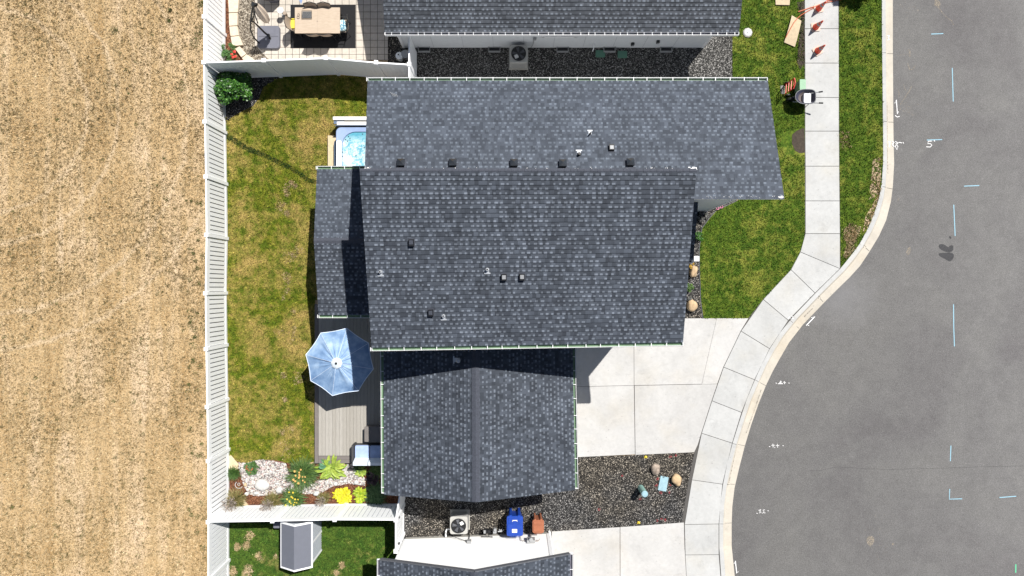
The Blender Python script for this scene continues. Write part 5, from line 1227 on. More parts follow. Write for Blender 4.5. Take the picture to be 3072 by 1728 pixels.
# ================================================================ SHED
s1 = 1.45; xw, xe = -8.99, -7.74; yn, ys = P(841, 1563, s1).y, P(841, 1702, s1).y; xm = P(883, 1600, 1.86).x; zr2 = 1.86
sd = thing('garden_shed', (xm, (yn + ys) / 2, 0), 'grey-roofed resin garden shed with white trim behind the flower-bed fence', 'shed')
mb = MB()
vs = [(xw + .10, ys + .12, .02), (xe - .07, ys + .12, .02), (xe - .07, ys + .12, 1.42), (xm, ys + .12, 1.78), (xw + .10, ys + .12, 1.42)]
v2 = [(x, yn - .12, z) for x, y, z in vs]
mb.add(vs + v2, [(0, 1, 2, 3, 4), (9, 8, 7, 6, 5)] + [(i, 5 + i, 5 + (i + 1) % 5, (i + 1) % 5) for i in range(5)])
k = 0
y_ = ys + .2
while y_ < yn - .15:
    mb.box((xe - .065, y_, .72), (.02, .035, 1.36), m=0); y_ += .095
mb.build('wall', [M['shed_wall']], sd)
mb = MB(); mb.box((xe - .055, (yn + ys) / 2, .72), (.03, .06, 1.38)); mb.box((xe - .06, ys + .13, .72), (.05, .05, 1.38)); mb.build('corner_trim', M['trim'], sd)
for sx, xx in ((-1, xw), (1, xe)):
    mb = MB(); n_ = Vector((0, 0, .03))
    q = [Vector((xx, ys, s1)), Vector((xx, yn, s1)), Vector((xm, yn, zr2)), Vector((xm, ys, zr2))]
    c = sum(q, Vector()) / 4
    top = [c + (p - c) * 1.0 + n_ for p in q]
    mb.add(q + top, [(3, 2, 1, 0) if sx > 0 else (0, 1, 2, 3), (4, 5, 6, 7) if sx > 0 else (7, 6, 5, 4), (0, 1, 5, 4), (1, 2, 6, 5), (2, 3, 7, 6), (3, 0, 4, 7)])
    rf = mb.build('roof', M['trim'], sd)
    mb = MB(); e = (q[2] - q[1]).normalized()
    p = [q[0] + e * .055 + Vector((0, .07, .036)), q[1] + e * .055 + Vector((0, -.07, .036)), q[2] + Vector((0, -.07, .036)), q[3] + Vector((0, .07, .036))]
    mb.add(p, [(0, 1, 2, 3) if sx > 0 else (3, 2, 1, 0)]); mb.build('roof_panel', M['shed_roof'], rf)
mb = MB(); dx_ = (xw + xe) / 2; mb.box((dx_ - .28, ys + .105, .72), (.52, .03, 1.25)); mb.box((dx_ + .28, ys + .105, .72), (.52, .03, 1.25)); mb.build('door', M['shed_wall'], sd)
mb = MB(); c = P(833, 1573, .5); mb.rbox((c.x, c.y, .3), (.30, .26, .6), .04); tag(mb.build('storage_tub', M['slate']), 'small slate tub squeezed between the shed and the fence', 'tub')

# ================================================================ PATIO
zq = ZR(740, 0, 6.133)
a, b_ = zq(812, 92), zq(2010, 892); mb = MB(); mb.box(((a.x + b_.x) / 2, (a.y + b_.y) / 2, .033), (b_.x - a.x, a.y - b_.y, .008)); tag(mb.build('rug', M['rug']), 'black outdoor rug under the patio dining table', 'rug')
tz = .75; a, b_ = zq(884, 135, tz), zq(1716, 612, tz); cx, cy = (a.x + b_.x) / 2, (a.y + b_.y) / 2; L_, W_ = b_.x - a.x, a.y - b_.y
t_ = thing('dining_table', (cx, cy, .037), 'rectangular weathered wood patio dining table', 'table')
mb = MB(); mb.rbox((cx, cy, tz - .02), (L_, W_, .04), .02); mb.build('tabletop', M['table'], t_)
mb = MB(); mb.box((cx, cy, tz + .0015), (.006, W_ - .03, .002), m=0); mb.lathe([(.03, 0), (.03, .006)], (cx, cy - .04, tz), 10); mb.build('umbrella_hole', M['sling'], t_)
for sx in (-1, 1):
    for sy in (-1, 1): mb = MB(); mb.bar((cx + sx * (L_ / 2 - .1), cy + sy * (W_ / 2 - .1), tz - .04), (cx + sx * (L_ / 2 - .1), cy + sy * (W_ / 2 - .1), .04), .06, .06); mb.build('leg', M['black'], t_)
a, b_ = zq(1015, 197, tz + .05), zq(1195, 335, tz + .05); tx, ty = (a.x + b_.x) / 2, (a.y + b_.y) / 2; w, d = b_.x - a.x, a.y - b_.y
t2 = thing('wire_basket', (tx, ty, tz), 'black ribbed basket on the patio dining table', 'basket')
mb = MB(); mb.rbox((tx, ty, tz + .012), (w * .92, d * .9, .02), .02)
mb.tube([(tx - w / 2, ty - d / 2, tz + .05), (tx + w / 2, ty - d / 2, tz + .05), (tx + w / 2, ty + d / 2, tz + .05), (tx - w / 2, ty + d / 2, tz + .05), (tx - w / 2, ty - d / 2, tz + .05)], .012, 6); mb.build('frame', M['black'], t2)
mb = MB()
for k in range(11): mb.bar((tx - w / 2 + w * (k + .5) / 11 - .015, ty + d / 2 - .01, tz + .05), (tx - w / 2 + w * (k + .5) / 11 + .015, ty - d / 2 + .01, tz + .05), .008, .008)
mb.build('slats', M['grey'], t2)
c = zq(955, 290, tz + .02); mb = MB()
for (dx, dy, r_) in ((0, .045, .045), (-.015, -.055, .05)): mb.tube([(c.x + dx + r_ * math.cos(k * .45), c.y + dy + r_ * math.sin(k * .45), tz + .018) for k in range(15)], .012, 6, cap=False)
tag(mb.build('wooden_rings', M['sling']), 'linked tan wooden rings on the patio dining table', 'ornament')
# chairs
def chair(label, loc, rot, src=[None]):
    if src[0] is None:
        t_ = thing('patio_chair', (0, 0, 0), label, 'chair', 'sling chairs round the patio table')
        mb = MB(); mb.rbox((0, 0, .42), (.50, .48, .025), .05); mb.build('seat', M['sling'], t_, local=True)
        mb = MB(); n = 8; vs = []
        for j in range(5):
            for i in range(n + 1):
                x = -.24 + .48 * i / n; z = .45 + .48 * j / 4; y = -.24 - .10 * j / 4 - .05 * (1 - (2 * i / n - 1) ** 2); top = .03 * (1 - (2 * i / n - 1) ** 2) * (j == 4); vs.append((x, y, z + top))
        mb.add(vs + [(x, y - .012, z) for x, y, z in vs], [(j * (n + 1) + i, j * (n + 1) + i + 1, (j + 1) * (n + 1) + i + 1, (j + 1) * (n + 1) + i) for j in range(4) for i in range(n)] + [tuple(len(vs) + q for q in (j * (n + 1) + i, (j + 1) * (n + 1) + i, (j + 1) * (n + 1) + i + 1, j * (n + 1) + i + 1)) for j in range(4) for i in range(n)])
        mb.build('backrest', M['sling'], t_, local=True)
        mb = MB()
        for s_ in (-1, 1): mb.tube([(s_ * .25, .26, .42), (s_ * .25, -.22, .42), (s_ * .25, -.36, .96)], .014, 6)
        mb.tube([(-.25, -.36, .96), (0, -.42, .98), (.25, -.36, .96)], .014, 6); mb.build('frame', M['black'], t_, local=True)
        for s_ in (-1, 1): mb = MB(); mb.tube([(s_ * .28, -.27, .62), (s_ * .29, .1, .64), (s_ * .28, .24, .60), (s_ * .27, .25, .42)], .016, 6); mb.build('armrest', M['black'], t_, local=True)
        for sx in (-1, 1):
            for sy in (-1, 1): mb = MB(); mb.tube([(sx * .25, sy * .23, .42), (sx * .27, sy * .27, 0)], .014, 6); mb.build('leg', M['black'], t_, local=True)
        src[0] = t_
    else: t_ = copy_tree(src[0])
    t_.location = loc; t_.rotation_euler = (0, 0, rot); t_['label'] = label; return t_
zc_ = .034
def cpos(px, py, rot):          # px,py = middle of the top of the backrest
    p = P(px, py, .95); o = Matrix.Rotation(rot, 3, 'Z') @ Vector((0, -.37, 0)); return (p.x - o.x, p.y - o.y, zc_)
c1 = chair('tan sling chair left of the dining table with a yellow cushion', cpos(857, 65, -math.pi / 2 + .12), -math.pi / 2 + .12)
c2 = chair('chair right of the dining table with a blue patterned pillow', cpos(1043, 64, math.pi / 2), math.pi / 2)
chair('chair on the upper side of the table, nearer the blue towel', cpos(929, 11, math.pi), math.pi)
chair('chair on the upper side of the table, nearer the grey roof', cpos(970, 11, math.pi), math.pi)
chair('chair tucked under the lower table edge, left of its pair', cpos(931, 103, 0), 0)
chair('chair tucked under the lower table edge, right of its pair', cpos(970, 103, 0), 0)
c = P(879, 70, .52); mb = MB(); mb.rbox((c.x, c.y, .50), (.22, .40, .08), .04, rot=.05); tag(mb.build('seat_cushion', M['yellow']), 'yellow cushion on the chair left of the table', 'cushion')
c = Vector(c2.location); mb = MB(); mb.rbox((c.x - .02, c.y - .02, .53), (.44, .42, .12), .08, rot=.2, crown=.03); tag(mb.build('pillow', M['teal']), 'white and blue patterned pillow on the chair right of the table', 'pillow')
c = zq(985, 20, .9); mb = MB(); mb.add([(c.x - .08, c.y + .3, .95), (c.x + .12, c.y + .3, .96), (c.x + .10, c.y + .02, .93), (c.x + .02, c.y - .10, .85), (c.x - .06, c.y + .06, .92), (c.x + .04, c.y + .16, 1.0)], [(0, 4, 5), (4, 3, 5), (3, 2, 5), (2, 1, 5), (1, 0, 5)]); tag(mb.build('towel', M['cushion']), 'blue towel hanging over a chair at the top edge', 'towel')
# cantilever parasol: grey base, black curved arm, folded beige canopy
bz = .14; a, b_ = zq(200, 475, bz), zq(608, 892, bz); cx, cy = (a.x + b_.x) / 2, (a.y + b_.y) / 2
cu = thing('cantilever_parasol', (cx, cy, .03), 'folded cantilever parasol with black curved arm and square slate base', 'parasol')
mb = MB(); mb.rbox((cx, cy, .03 + bz / 2), (b_.x - a.x, a.y - b_.y, bz), .12, n=6); mb.box((cx, cy + .02, .172), (b_.x - a.x - .1, .008, .006), m=1); mb.build('base', [M['slate'], M['black']], cu)
def zz(X, Y, z): return zq(X, Y, z)
mb = MB(); mb.tube([zz(395, 650, .2), zz(330, 600, .45), zz(200, 470, 1.0), zz(120, 395, 1.25), zz(85, 390, 1.5)], [.04, .04, .035, .03, .03], 8)
mb.tube([zz(225, 790, .18), zz(130, 690, .6), zz(70, 560, 1.0), zz(70, 400, 1.5), zz(95, 230, 1.9), zz(120, 75, 2.2)], .030, 8)
mb.tube([zz(90, 385, 1.5), zz(130, 300, 1.7), zz(135, 180, 1.95), zz(150, 80, 2.2)], .025, 8); mb.tube([zz(130, 150, 2.0), zz(160, 300, 1.7), zz(205, 425, 1.45)], .022, 8)
mb.build('arm', M['black'], cu)
mb = MB(); c = zz(120, 85, 2.2); mb.rbox((c.x, c.y, 2.2), (.12, .18, .12), .04); c = zz(160, 80, 2.2); mb.rbox((c.x, c.y, 2.2), (.10, .10, .10), .03); mb.build('joint', M['black'], cu)
c0_, c1_ = zz(165, 90, 2.15), zz(385, 400, 1.15); mb = MB(); n = 14; rings = []
for j in range(9):
    t1 = j / 8; p = c0_.lerp(c1_, t1); r_ = (.05 + .10 * math.sin(math.pi * min(1, t1 * .75 + .1)) ) * (1 if j < 8 else .6)
    d = (c1_ - c0_).to_track_quat('Z', 'Y'); rings.append([p + d @ Vector((r_ * (1 + .35 * (k % 2)) * math.cos(2 * math.pi * k / n), r_ * (1 + .35 * (k % 2)) * math.sin(2 * math.pi * k / n), 0)) for k in range(n)])
loft(mb, rings); mb.tube([c1_, c1_ + (c1_ - c0_).normalized() * .12], .02, 6); mb.build('folded_canopy', M['beige_cloth'], cu)
mb = MB(); mb.tube([zz(400, 650, .2), zz(400, 650, .5)], .07, 8); mb.lathe([(.05, 0), (.05, .03)], zz(430, 705, .18), 10); mb.build('pivot', M['black'], cu)
# octagonal fire table at the top edge
c = P(806, -33, .6); t_ = thing('fire_table', (c.x, c.y, .03), 'dark octagonal fire table at the top edge of the patio', 'fire table')
mb = MB(); mb.lathe([(.47, .52), (.47, .60)], (c.x, c.y, 0), 8, rot=math.pi / 8); mb.build('tabletop', M['black'], t_)
mb = MB(); mb.lathe([(.34, .03), (.34, .52)], (c.x, c.y, 0), 8, rot=math.pi / 8); mb.build('body', M['slate'], t_)
mb = MB(); mb.lathe([(.2, .6), (.22, .64), (.18, .66)], (c.x, c.y, 0), 16); mb.build('burner_lid', M['blackp'], t_)
# little round stand and pot
c = zq(620, 188, .5); t_ = thing('side_stand', (c.x, c.y, .03), 'small white round stand left of the dining table', 'stand')
mb = MB(); mb.lathe([(.125, 0), (.125, .025)], (c.x, c.y, .48), 20); mb.build('top', M['bag'], t_)
mb = MB(); mb.tube([(c.x, c.y, .03), (c.x, c.y, .48)], .03, 8); mb.lathe([(.10, 0), (.10, .02)], (c.x, c.y, .03), 16); mb.build('stem', M['grey'], t_)
c = zq(690, 235, .3); mb = MB(); mb.lathe([(.06, 0), (.08, .2), (.07, .24)], (c.x, c.y, .03), 12); tag(mb.build('plant_pot', M['sling']), 'small tan pot beside the white round stand', 'pot')
# pots behind the shaded fence corner
zu = ZR(1120, 0, 4.025)
for X, Y, rr, h, m_, lb in ((312, 672, .145, .38, 'pool_white', 'white bucket with a pierced lid in the shaded strip'), (385, 650, .16, .42, 'grey', 'grey pail behind the pierced white bucket')):
    c = zu(X, Y, h); t_ = thing('bucket', (c.x, c.y, .01), lb, 'bucket', 'buckets beside the patio')
    mb = MB(); mb.lathe([(rr * .82, 0), (rr, h - .04)], (c.x, c.y, .01), 20); mb.build('pail', M[m_], t_)
    mb = MB(); mb.lathe([(rr * 1.04, 0), (rr * 1.04, .03), (rr * .9, .035)], (c.x, c.y, h - .03), 20); ld = mb.build('lid', M[m_], t_)
    if m_ == 'pool_white':
        mb = MB(); mb.lathe([(.03, 0), (.03, .004)], (c.x - .03, c.y + .04, h + .006), 10); mb.lathe([(.015, 0), (.015, .004)], (c.x + .03, c.y - .01, h + .006), 8); mb.build('vent_hole', M['black'], ld)
# curved wall blocks round the patio gravel
bl = [((500, -20), (640, 60)), ((505, 60), (620, 160)), ((508, 165), (615, 310)), ((515, 318), (618, 430)), ((530, 440), (650, 560))]
zv = ZR(560, 0, 4.025); grp = 'tan retaining wall blocks curving round the patio'
bp = [[(500, -300), (640, -300), (640, -160), (500, -160)], [(500, -155), (640, -155), (635, -22), (500, -22)], [(500, -18), (630, -18), (618, 145), (508, 150)], [(508, 158), (616, 152), (612, 305), (512, 312)], [(514, 320), (612, 314), (632, 425), (528, 436)], [(530, 444), (634, 432), (680, 540), (600, 552), (548, 540)], [(582, 585), (640, 558), (720, 650), (660, 690)], [(666, 700), (722, 655), (800, 700), (830, 735), (690, 735)]]
lbs = ['tan wall block beyond the frame, farthest', 'tan wall block above the top edge', 'tan wall block at the top edge of the picture', 'tan wall block next below the top edge one', 'square tan wall block left of the curved parasol arm', 'tan wall block just above the red flowers', 'tan wall block tilted right of the red flowers', 'tan wall block against the shaded fence']
for q, lb in list(zip(bp, lbs))[2:]:
    q = [zv(*p, .16) for p in q]; c = sum(q, Vector()) / len(q); mb = MB(); mb.prism([(c.x + (p.x - c.x) * .985, c.y + (p.y - c.y) * .985) for p in q], 0.012, .16); o = tag(mb.build('wall_block', M['block']), lb, 'wall block', grp)
    bv = o.modifiers.new('bevel', 'BEVEL'); bv.width = .015; bv.segments = 2

# ================================================================ PLANTS
def leaves(mb, c, n, L, W, z0, up=60, droop=1.0, seg=5, m=0, spread=.03, shape='strap', seed=0, amin=0, amax=360):
    rs = random.Random(seed)
    for i in range(n):
        a = R(rs.uniform(amin, amax)); e = R(rs.uniform(up * .35, up * 1.15)); l = L * rs.uniform(.65, 1.15); w = W * rs.uniform(.7, 1.2)
        x = c[0] + spread * rs.uniform(-1, 1); y = c[1] + spread * rs.uniform(-1, 1); z = z0; dr = R(droop * rs.uniform(60, 120)) / seg
        side = Vector((-math.sin(a), math.cos(a), 0)); vs = []; tw = rs.uniform(-.25, .25)
        for j in range(seg + 1):
            t_ = j / seg
            if shape == 'strap': ww = w * (1 - t_ ** 3) * (.6 + .8 * t_ if t_ < .5 else 1)
            else: ww = w * (.18 if t_ < .3 else math.sin(math.pi * min(1, (t_ - .25) / .75)) ** .75)
            s2 = side + Vector((0, 0, tw)); p = Vector((x, y, max(z, .02)))
            vs += [p - s2 * ww / 2, p + Vector((0, 0, -ww * .18)), p + s2 * ww / 2]
            x += l / seg * math.cos(e) * math.cos(a); y += l / seg * math.cos(e) * math.sin(a); z += l / seg * math.sin(e); e -= dr
        fs = []
        for j in range(seg): b0 = j * 3; fs += [(b0, b0 + 1, b0 + 4, b0 + 3), (b0 + 1, b0 + 2, b0 + 5, b0 + 4)]
        mb.add(vs, fs, m)
def blooms(parent, c, n, rad, zlo, zhi, size, m, seed, stems=True):
    rs = random.Random(seed)
    for i in range(n):
        a = rs.uniform(0, 6.28); r_ = rad * math.sqrt(rs.random()); x, y, z = c[0] + r_ * math.cos(a), c[1] + r_ * math.sin(a), rs.uniform(zlo, zhi); mb = MB(); s_ = size * rs.uniform(.7, 1.2)
        for k in range(6):
            b_ = k * 1.047 + a; mb.add([(x, y, z), (x + s_ * .5 * math.cos(b_ - .4), y + s_ * .5 * math.sin(b_ - .4), z + s_ * .35), (x + s_ * math.cos(b_), y + s_ * math.sin(b_), z + s_ * .25), (x + s_ * .5 * math.cos(b_ + .4), y + s_ * .5 * math.sin(b_ + .4), z + s_ * .35)], [(0, 1, 2, 3)])
        if stems: mb.tube([(c[0] + (x - c[0]) * .3, c[1] + (y - c[1]) * .3, .05), (x, y, z)], .004, 4, 1)
        mb.build('flower', [m, M['daylily']], parent)
def plant(name, X, Y, z, label, cat='plant', group='plants in the flower bed', fn=ZR(600, 1220, 4.025)):
    c = fn(X, Y, z); return thing(name, (c.x, c.y, 0), label, cat, group), (c.x, c.y)
zgd = ZR(600, 1220, 4.025)
t_, c = plant('daylily', 1225, 820, .3, 'large peach-flowered daylily clump in the middle of the bed')
mb = MB(); leaves(mb, c, 520, .74, .026, .03, 62, .85, seed=1, spread=.14); leaves(mb, (c[0] + .28, c[1] - .02), 135, .45, .02, .03, 60, .9, seed=2, spread=.08); mb.build('foliage', M['daylily'], t_); blooms(t_, c, 14, .32, .35, .55, .055, M['peach_fl'], 3)
t_, c = plant('daylily', 1112, 1115, .25, 'yellow-flowered daylily clump against the back fence')
mb = MB(); leaves(mb, c, 420, .58, .024, .03, 60, .85, seed=4, spread=.10); mb.build('foliage', M['daylily'], t_); blooms(t_, c, 16, .33, .28, .45, .045, M['yel_fl'], 5)
t_, c = plant('hosta', 1580, 745, .25, 'big yellow-green hosta overlapping the deck corner')
mb = MB(); leaves(mb, c, 150, .60, .125, .05, 55, 1.0, seed=6, spread=.14, shape='oval'); mb.build('foliage', M['hosta_y'], t_)
mb = MB(); leaves(mb, (c[0] - .12, c[1] + .05), 39, .44, .11, .06, 62, 1.0, seed=7, spread=.06, shape='oval', amin=80, amax=250); mb.build('blue_foliage', M['hosta_b'], t_)
t_, c = plant('hosta', 1945, 790, .18, 'small variegated hosta in front of the blue sofa')
mb = MB(); leaves(mb, c, 82, .28, .055, .04, 55, 1.0, seed=8, spread=.05, shape='oval'); mb.build('foliage', M['hosta_y'], t_)
t_, c = plant('hosta', 1715, 1085, .22, 'bright golden-yellow hosta by the back fence')
mb = MB()
for dx, dy, q_ in ((-.16, .02, 70), (.06, .12, 80), (-.04, -.16, 80), (.14, -.10, 60)): leaves(mb, (c[0] + dx, c[1] + dy), q_, .24, .075, .06, 55, 1.1, seed=9 + q_ + int(dx * 100), spread=.07, shape='oval')
mb.build('foliage', M['gold'], t_)
t_, c = plant('hosta', 1915, 1075, .22, 'chartreuse hosta right of the golden one')
mb = MB()
for dx, dy, q_ in ((0, .10, 70), (.02, -.10, 70), (.12, .0, 50)): leaves(mb, (c[0] + dx, c[1] + dy), q_, .26, .075, .06, 55, 1.0, seed=10 + q_ + int(dy * 100), spread=.07, shape='oval')
mb.build('foliage', M['chart'], t_)
t_, c = plant('lilyturf', 2120, 1090, .2, 'dark striped lilyturf clump below the garage wing gutter')
mb = MB(); leaves(mb, c, 360, .50, .024, .03, 62, .95, seed=11, spread=.16); leaves(mb, (c[0] - .02, c[1] + .28), 180, .40, .022, .03, 62, .95, seed=12, spread=.10); mb.build('foliage', M['lirio'], t_)
t_, c = plant('coral_bells', 2085, 875, .15, 'dark purple-leaved plant in the shade of the garage wing')
mb = MB(); leaves(mb, c, 180, .28, .09, .04, 60, .8, seed=13, spread=.09, shape='oval'); mb.build('foliage', M['purple'], t_)
t_, c = plant('shade_shrub', 2125, 780, .2, 'dark green leafy plant behind the sofa in shade')
mb = MB(); leaves(mb, c, 165, .34, .04, .04, 62, .9, seed=14, spread=.1); mb.build('foliage', M['daylily'], t_)
t_, c = plant('shade_shrub', 1900, 735, .15, 'low dark plant along the sofa back')
mb = MB(); leaves(mb, c, 105, .26, .03, .04, 60, .9, seed=15, spread=.1); mb.build('foliage', M['tuft_g'], t_)
t_, c = plant('grass_tuft', 390, 815, .2, 'dense dark green tuft below the tan slab')
mb = MB(); leaves(mb, c, 390, .34, .016, .02, 72, .7, seed=16, spread=.09); mb.build('foliage', M['tuft_g'], t_)
t_, c = plant('azalea', 612, 745, .2, 'rounded green shrub with reddish-orange flowers beside white rock')
mb = MB()
for k in range(80):
    a = random.uniform(0, 6.28); r_ = .27 * math.sqrt(random.random()); leaves(mb, (c[0] + r_ * math.cos(a), c[1] + r_ * math.sin(a)), 9, .09, .028, .22 - r_ * .5, 50, .6, seg=3, seed=100 + k, spread=.01, shape='oval')
mb.build('foliage', M['azal'], t_); blooms(t_, c, 9, .18, .22, .27, .04, simple('rusty_flower', (.42, .13, .05), .7), 17, stems=False)
for X, Y, r_, h, lb, sd_ in ((415, 1140, .30, .62, 'feathery grass with purple seed heads in the fence corner', 20), (858, 1160, .26, .62, 'feathery grass overlapping the fence left of the yellow daylily', 30), (1478, 1118, .17, .45, 'small feathery grass left of the golden hosta', 40)):
    t_, c = plant('ornamental_grass', X, Y, .25, lb, group='feathery grasses along the bed fence')
    mb = MB(); leaves(mb, c, int(1700 * r_), r_ * 1.9, .017, .02, 66, .8, seed=sd_, spread=.10); mb.build('foliage', M['tuft_y'], t_)
    mb = MB(); rs = random.Random(sd_ + 1)
    for k in range(int(330 * r_)):
        a = rs.uniform(0, 6.28); rr = r_ * .85 * math.sqrt(rs.random()); p = Vector((c[0] + rr * math.cos(a), c[1] + rr * math.sin(a), h * rs.uniform(.9, 1.35))); q = p + Vector((math.cos(a) * .07, math.sin(a) * .07, rs.uniform(.02, .09)))
        mb.tube([Vector((c[0], c[1], .1)).lerp(p, .4), p, q], [.002, .003, .013], 4)
    mb.build('seed_heads', M['seed'], t_)
# stones of the bed
def stone(X, Y, sx, sy, sz, seed, m, label, name='stone', fn=zgd, rot=0.0):
    c = fn(X, Y, sz); tag(rock(name, (c.x, c.y, sz * .4 + .02), (sx, sy, sz), seed, m, rot, rough=.10), label, 'stone', 'stones in the flower bed')
stone(742, 950, .31, .24, .15, 21, M['stone_w'], 'large flat white boulder in the rock bed')
stone(955, 1010, .15, .13, .10, 22, M['stone_w'], 'white stone left of the yellow daylily')
stone(930, 930, .11, .05, .07, 23, M['stone_w'], 'slim white stone right of the large white boulder')
stone(545, 945, .06, .08, .06, 24, M['stone_t'], 'orange-tan stone left of the large white boulder')
stone(560, 1055, .09, .07, .07, 25, M['stone_w'], 'pinkish white stone at the left end of the mulch')
stone(680, 1045, .13, .07, .07, 31, M['stone_w'], 'white stone under the large white boulder')
stone(1405, 1050, .13, .10, .09, 26, M['stone_w'], 'white stone above the small feathery grass')
stone(1635, 935, .09, .09, .08, 27, M['stone_w'], 'squarish white stone above the golden hosta')
stone(1885, 915, .10, .09, .08, 28, M['stone_w'], 'white stone under the small variegated hosta')
stone(1750, 900, .08, .07, .06, 29, M['stone_w'], 'cream stone between the two squarish white ones')
stone(1740, 715, .05, .09, .06, 30, M['stone_t'], 'tan stone at the right edge of the big hosta')
q = [zgd(345, 590), zgd(380, 585), zgd(440, 655), zgd(470, 690), zgd(455, 760), zgd(345, 755)]; mb = MB(); mb.prism([(p.x, p.y) for p in q], .01, .05); sl = tag(mb.build('stepping_slab', M['tan_mat']), 'tan pointed slab between fence and bed', 'slab')
q = [zgd(540, 1125), zgd(590, 1190), zgd(490, 1195)]; mb = MB(); mb.prism([(p.x, p.y) for p in q], .01, .07); tag(mb.build('stepping_slab', M['tan_mat']), 'small triangular paving slab against the bed fence', 'slab')
mb = MB(); c = zgd(470, 945, .08)
mb.tube([(c.x + .12 * math.cos(a) * 1.3, c.y + .14 * math.sin(a), .08) for a in [2.2 + k * .3 for k in range(13)]], .012, 6)
mb.tube([(c.x + .05 * math.cos(a), c.y + .05 * math.sin(a) + .03, .09) for a in [k * .5 for k in range(14)]], .009, 6)
tag(mb.build('metal_ornament', M['stone_w']), 'white scrolled metal ornament lying on the mulch', 'ornament')
# corner bush
def leafcloud(mb, c, rx, ry, rz, n, s, seed, clumps=26):
    rs = random.Random(seed); cl = []
    for k in range(clumps):
        u = rs.uniform(-.15, 1); a = rs.uniform(0, 6.28); w = math.sqrt(max(0, 1 - u * u)); q = rs.uniform(.55, 1.0)
        cl.append((Vector((rx * w * math.cos(a) * q, ry * w * math.sin(a) * q, rz * u * q)), rs.uniform(.2, .36)))
    for i in range(n):
        cc, cr = rs.choice(cl); d = Vector((rs.gauss(0, 1), rs.gauss(0, 1), rs.gauss(0, 1))).normalized() * cr * rs.uniform(.5, 1.1) * max(rx, ry)
        p = Vector(c) + cc + Vector((d.x, d.y, d.z * .7)); l = s * rs.uniform(.7, 1.3)
        a = rs.uniform(0, 6.28); e = rs.uniform(-.9, .7); f = Vector((math.cos(a) * math.cos(e), math.sin(a) * math.cos(e), math.sin(e))); sd2 = f.cross(Vector((rs.uniform(-.5, .5), rs.uniform(-.5, .5), 1))).normalized() * l * .28
        mb.add([p - f * l / 2, p + sd2, p + f * l / 2, p - sd2], [(0, 1, 2, 3)])
c = P(696, 264, .7); t_ = thing('bush', (c.x, c.y, 0), 'rounded glossy green bush in the corner of the back lawn', 'bush')
mb = MB(); leafcloud(mb, (c.x, c.y, .66), .74, .66, .56, 6800, .10, 50, 40); mb.build('crown', M['bush'], t_)
mb = MB()
for k in range(7): a = k * .9; mb.tube([(c.x, c.y, 0), (c.x + .12 * math.cos(a), c.y + .12 * math.sin(a), .35), (c.x + .36 * math.cos(a), c.y + .32 * math.sin(a), .85)], [.03, .02, .008], 6)
mb.build('stems', M['bark'], t_)
zv = ZR(560, 0, 4.025)
c = zv(505, 640, .3); t_ = thing('flowering_shrub', (c.x, c.y, 0), 'green shrub with bright red flowers at the patio block wall', 'shrub')
mb = MB(); leafcloud(mb, (c.x, c.y, .28), .33, .36, .22, 1500, .055, 51, 20); mb.build('foliage', M['azal'], t_)
for X, Y in ((545, 655), (560, 690), (578, 625), (395, 725), (590, 680)):
    p = zv(X, Y, .48); mb = MB(); mb.lathe([(.05, 0), (.06, .03), (.02, .05)], (p.x, p.y, .46), 7); mb.build('flower', M['red_fl'], t_)
# street-side bed plants
zf = ZR(2020, 700, 5.369)
t_, c = plant('flower_clump', 285, 500, .25, 'golden-yellow flowers above the long tan boulder', group='plants in the front bed', fn=zf)
mb = MB(); leafcloud(mb, (c[0], c[1], .2), .13, .22, .14, 500, .04, 60, 12); mb.build('foliage', simple('golden_foliage', (.42, .26, .03), .7, var=.4, scale=14), t_)
for X, Y, r_, n, lb, mt in ((255, 880, .22, 900, 'dark low shrub between the two tan boulders', 'daylily'), (400, 40, .22, 700, 'dark low shrub at the upper end of the front bed', 'bush'), (255, 1050, .13, 300, 'brownish tuft above the lower tan boulder', 'lav')):
    t_, c = plant('low_shrub', X, Y, .15, lb, group='plants in the front bed', fn=zf); mb = MB(); leafcloud(mb, (c[0], c[1], .14), r_ * .8, r_, .14, n, .045, int(X + Y), 14); mb.build('foliage', M[mt], t_)
c = P(2114, 650, .2); t_ = thing('lavender_shrub', (c.x, c.y, 0), 'grey-green lavender at the lawn edging corner', 'shrub'); mb = MB(); leafcloud(mb, (c.x - .05, c.y, .15), .25, .24, .14, 700, .04, 61, 14); mb.build('foliage', M['lav'], t_)
# street tree standing beyond the top edge, its shade falls on the sidewalk
tc = Vector((15.0, 13.9, 0)); t_ = thing('tree', tuple(tc), 'young street tree just beyond the top edge shading the sidewalk', 'tree')
mb = MB(); mb.tube([tc, tc + Vector((.05, 0, 1.2)), tc + Vector((0, .05, 2.6))], [.08, .06, .04], 8)
for k in range(8): a = k * .8; mb.tube([tc + Vector((0, 0, 1.8 + k * .1)), tc + Vector((.5 * math.cos(a), .5 * math.sin(a), 2.8 + .1 * k))], [.03, .01], 5)
mb.build('trunk', M['bark'], t_)
mb = MB(); leafcloud(mb, tc + Vector((0, 0, 3.1)), .85, .85, .9, 6500, .13, 70, 40); mb.build('crown', M['bush'], t_)

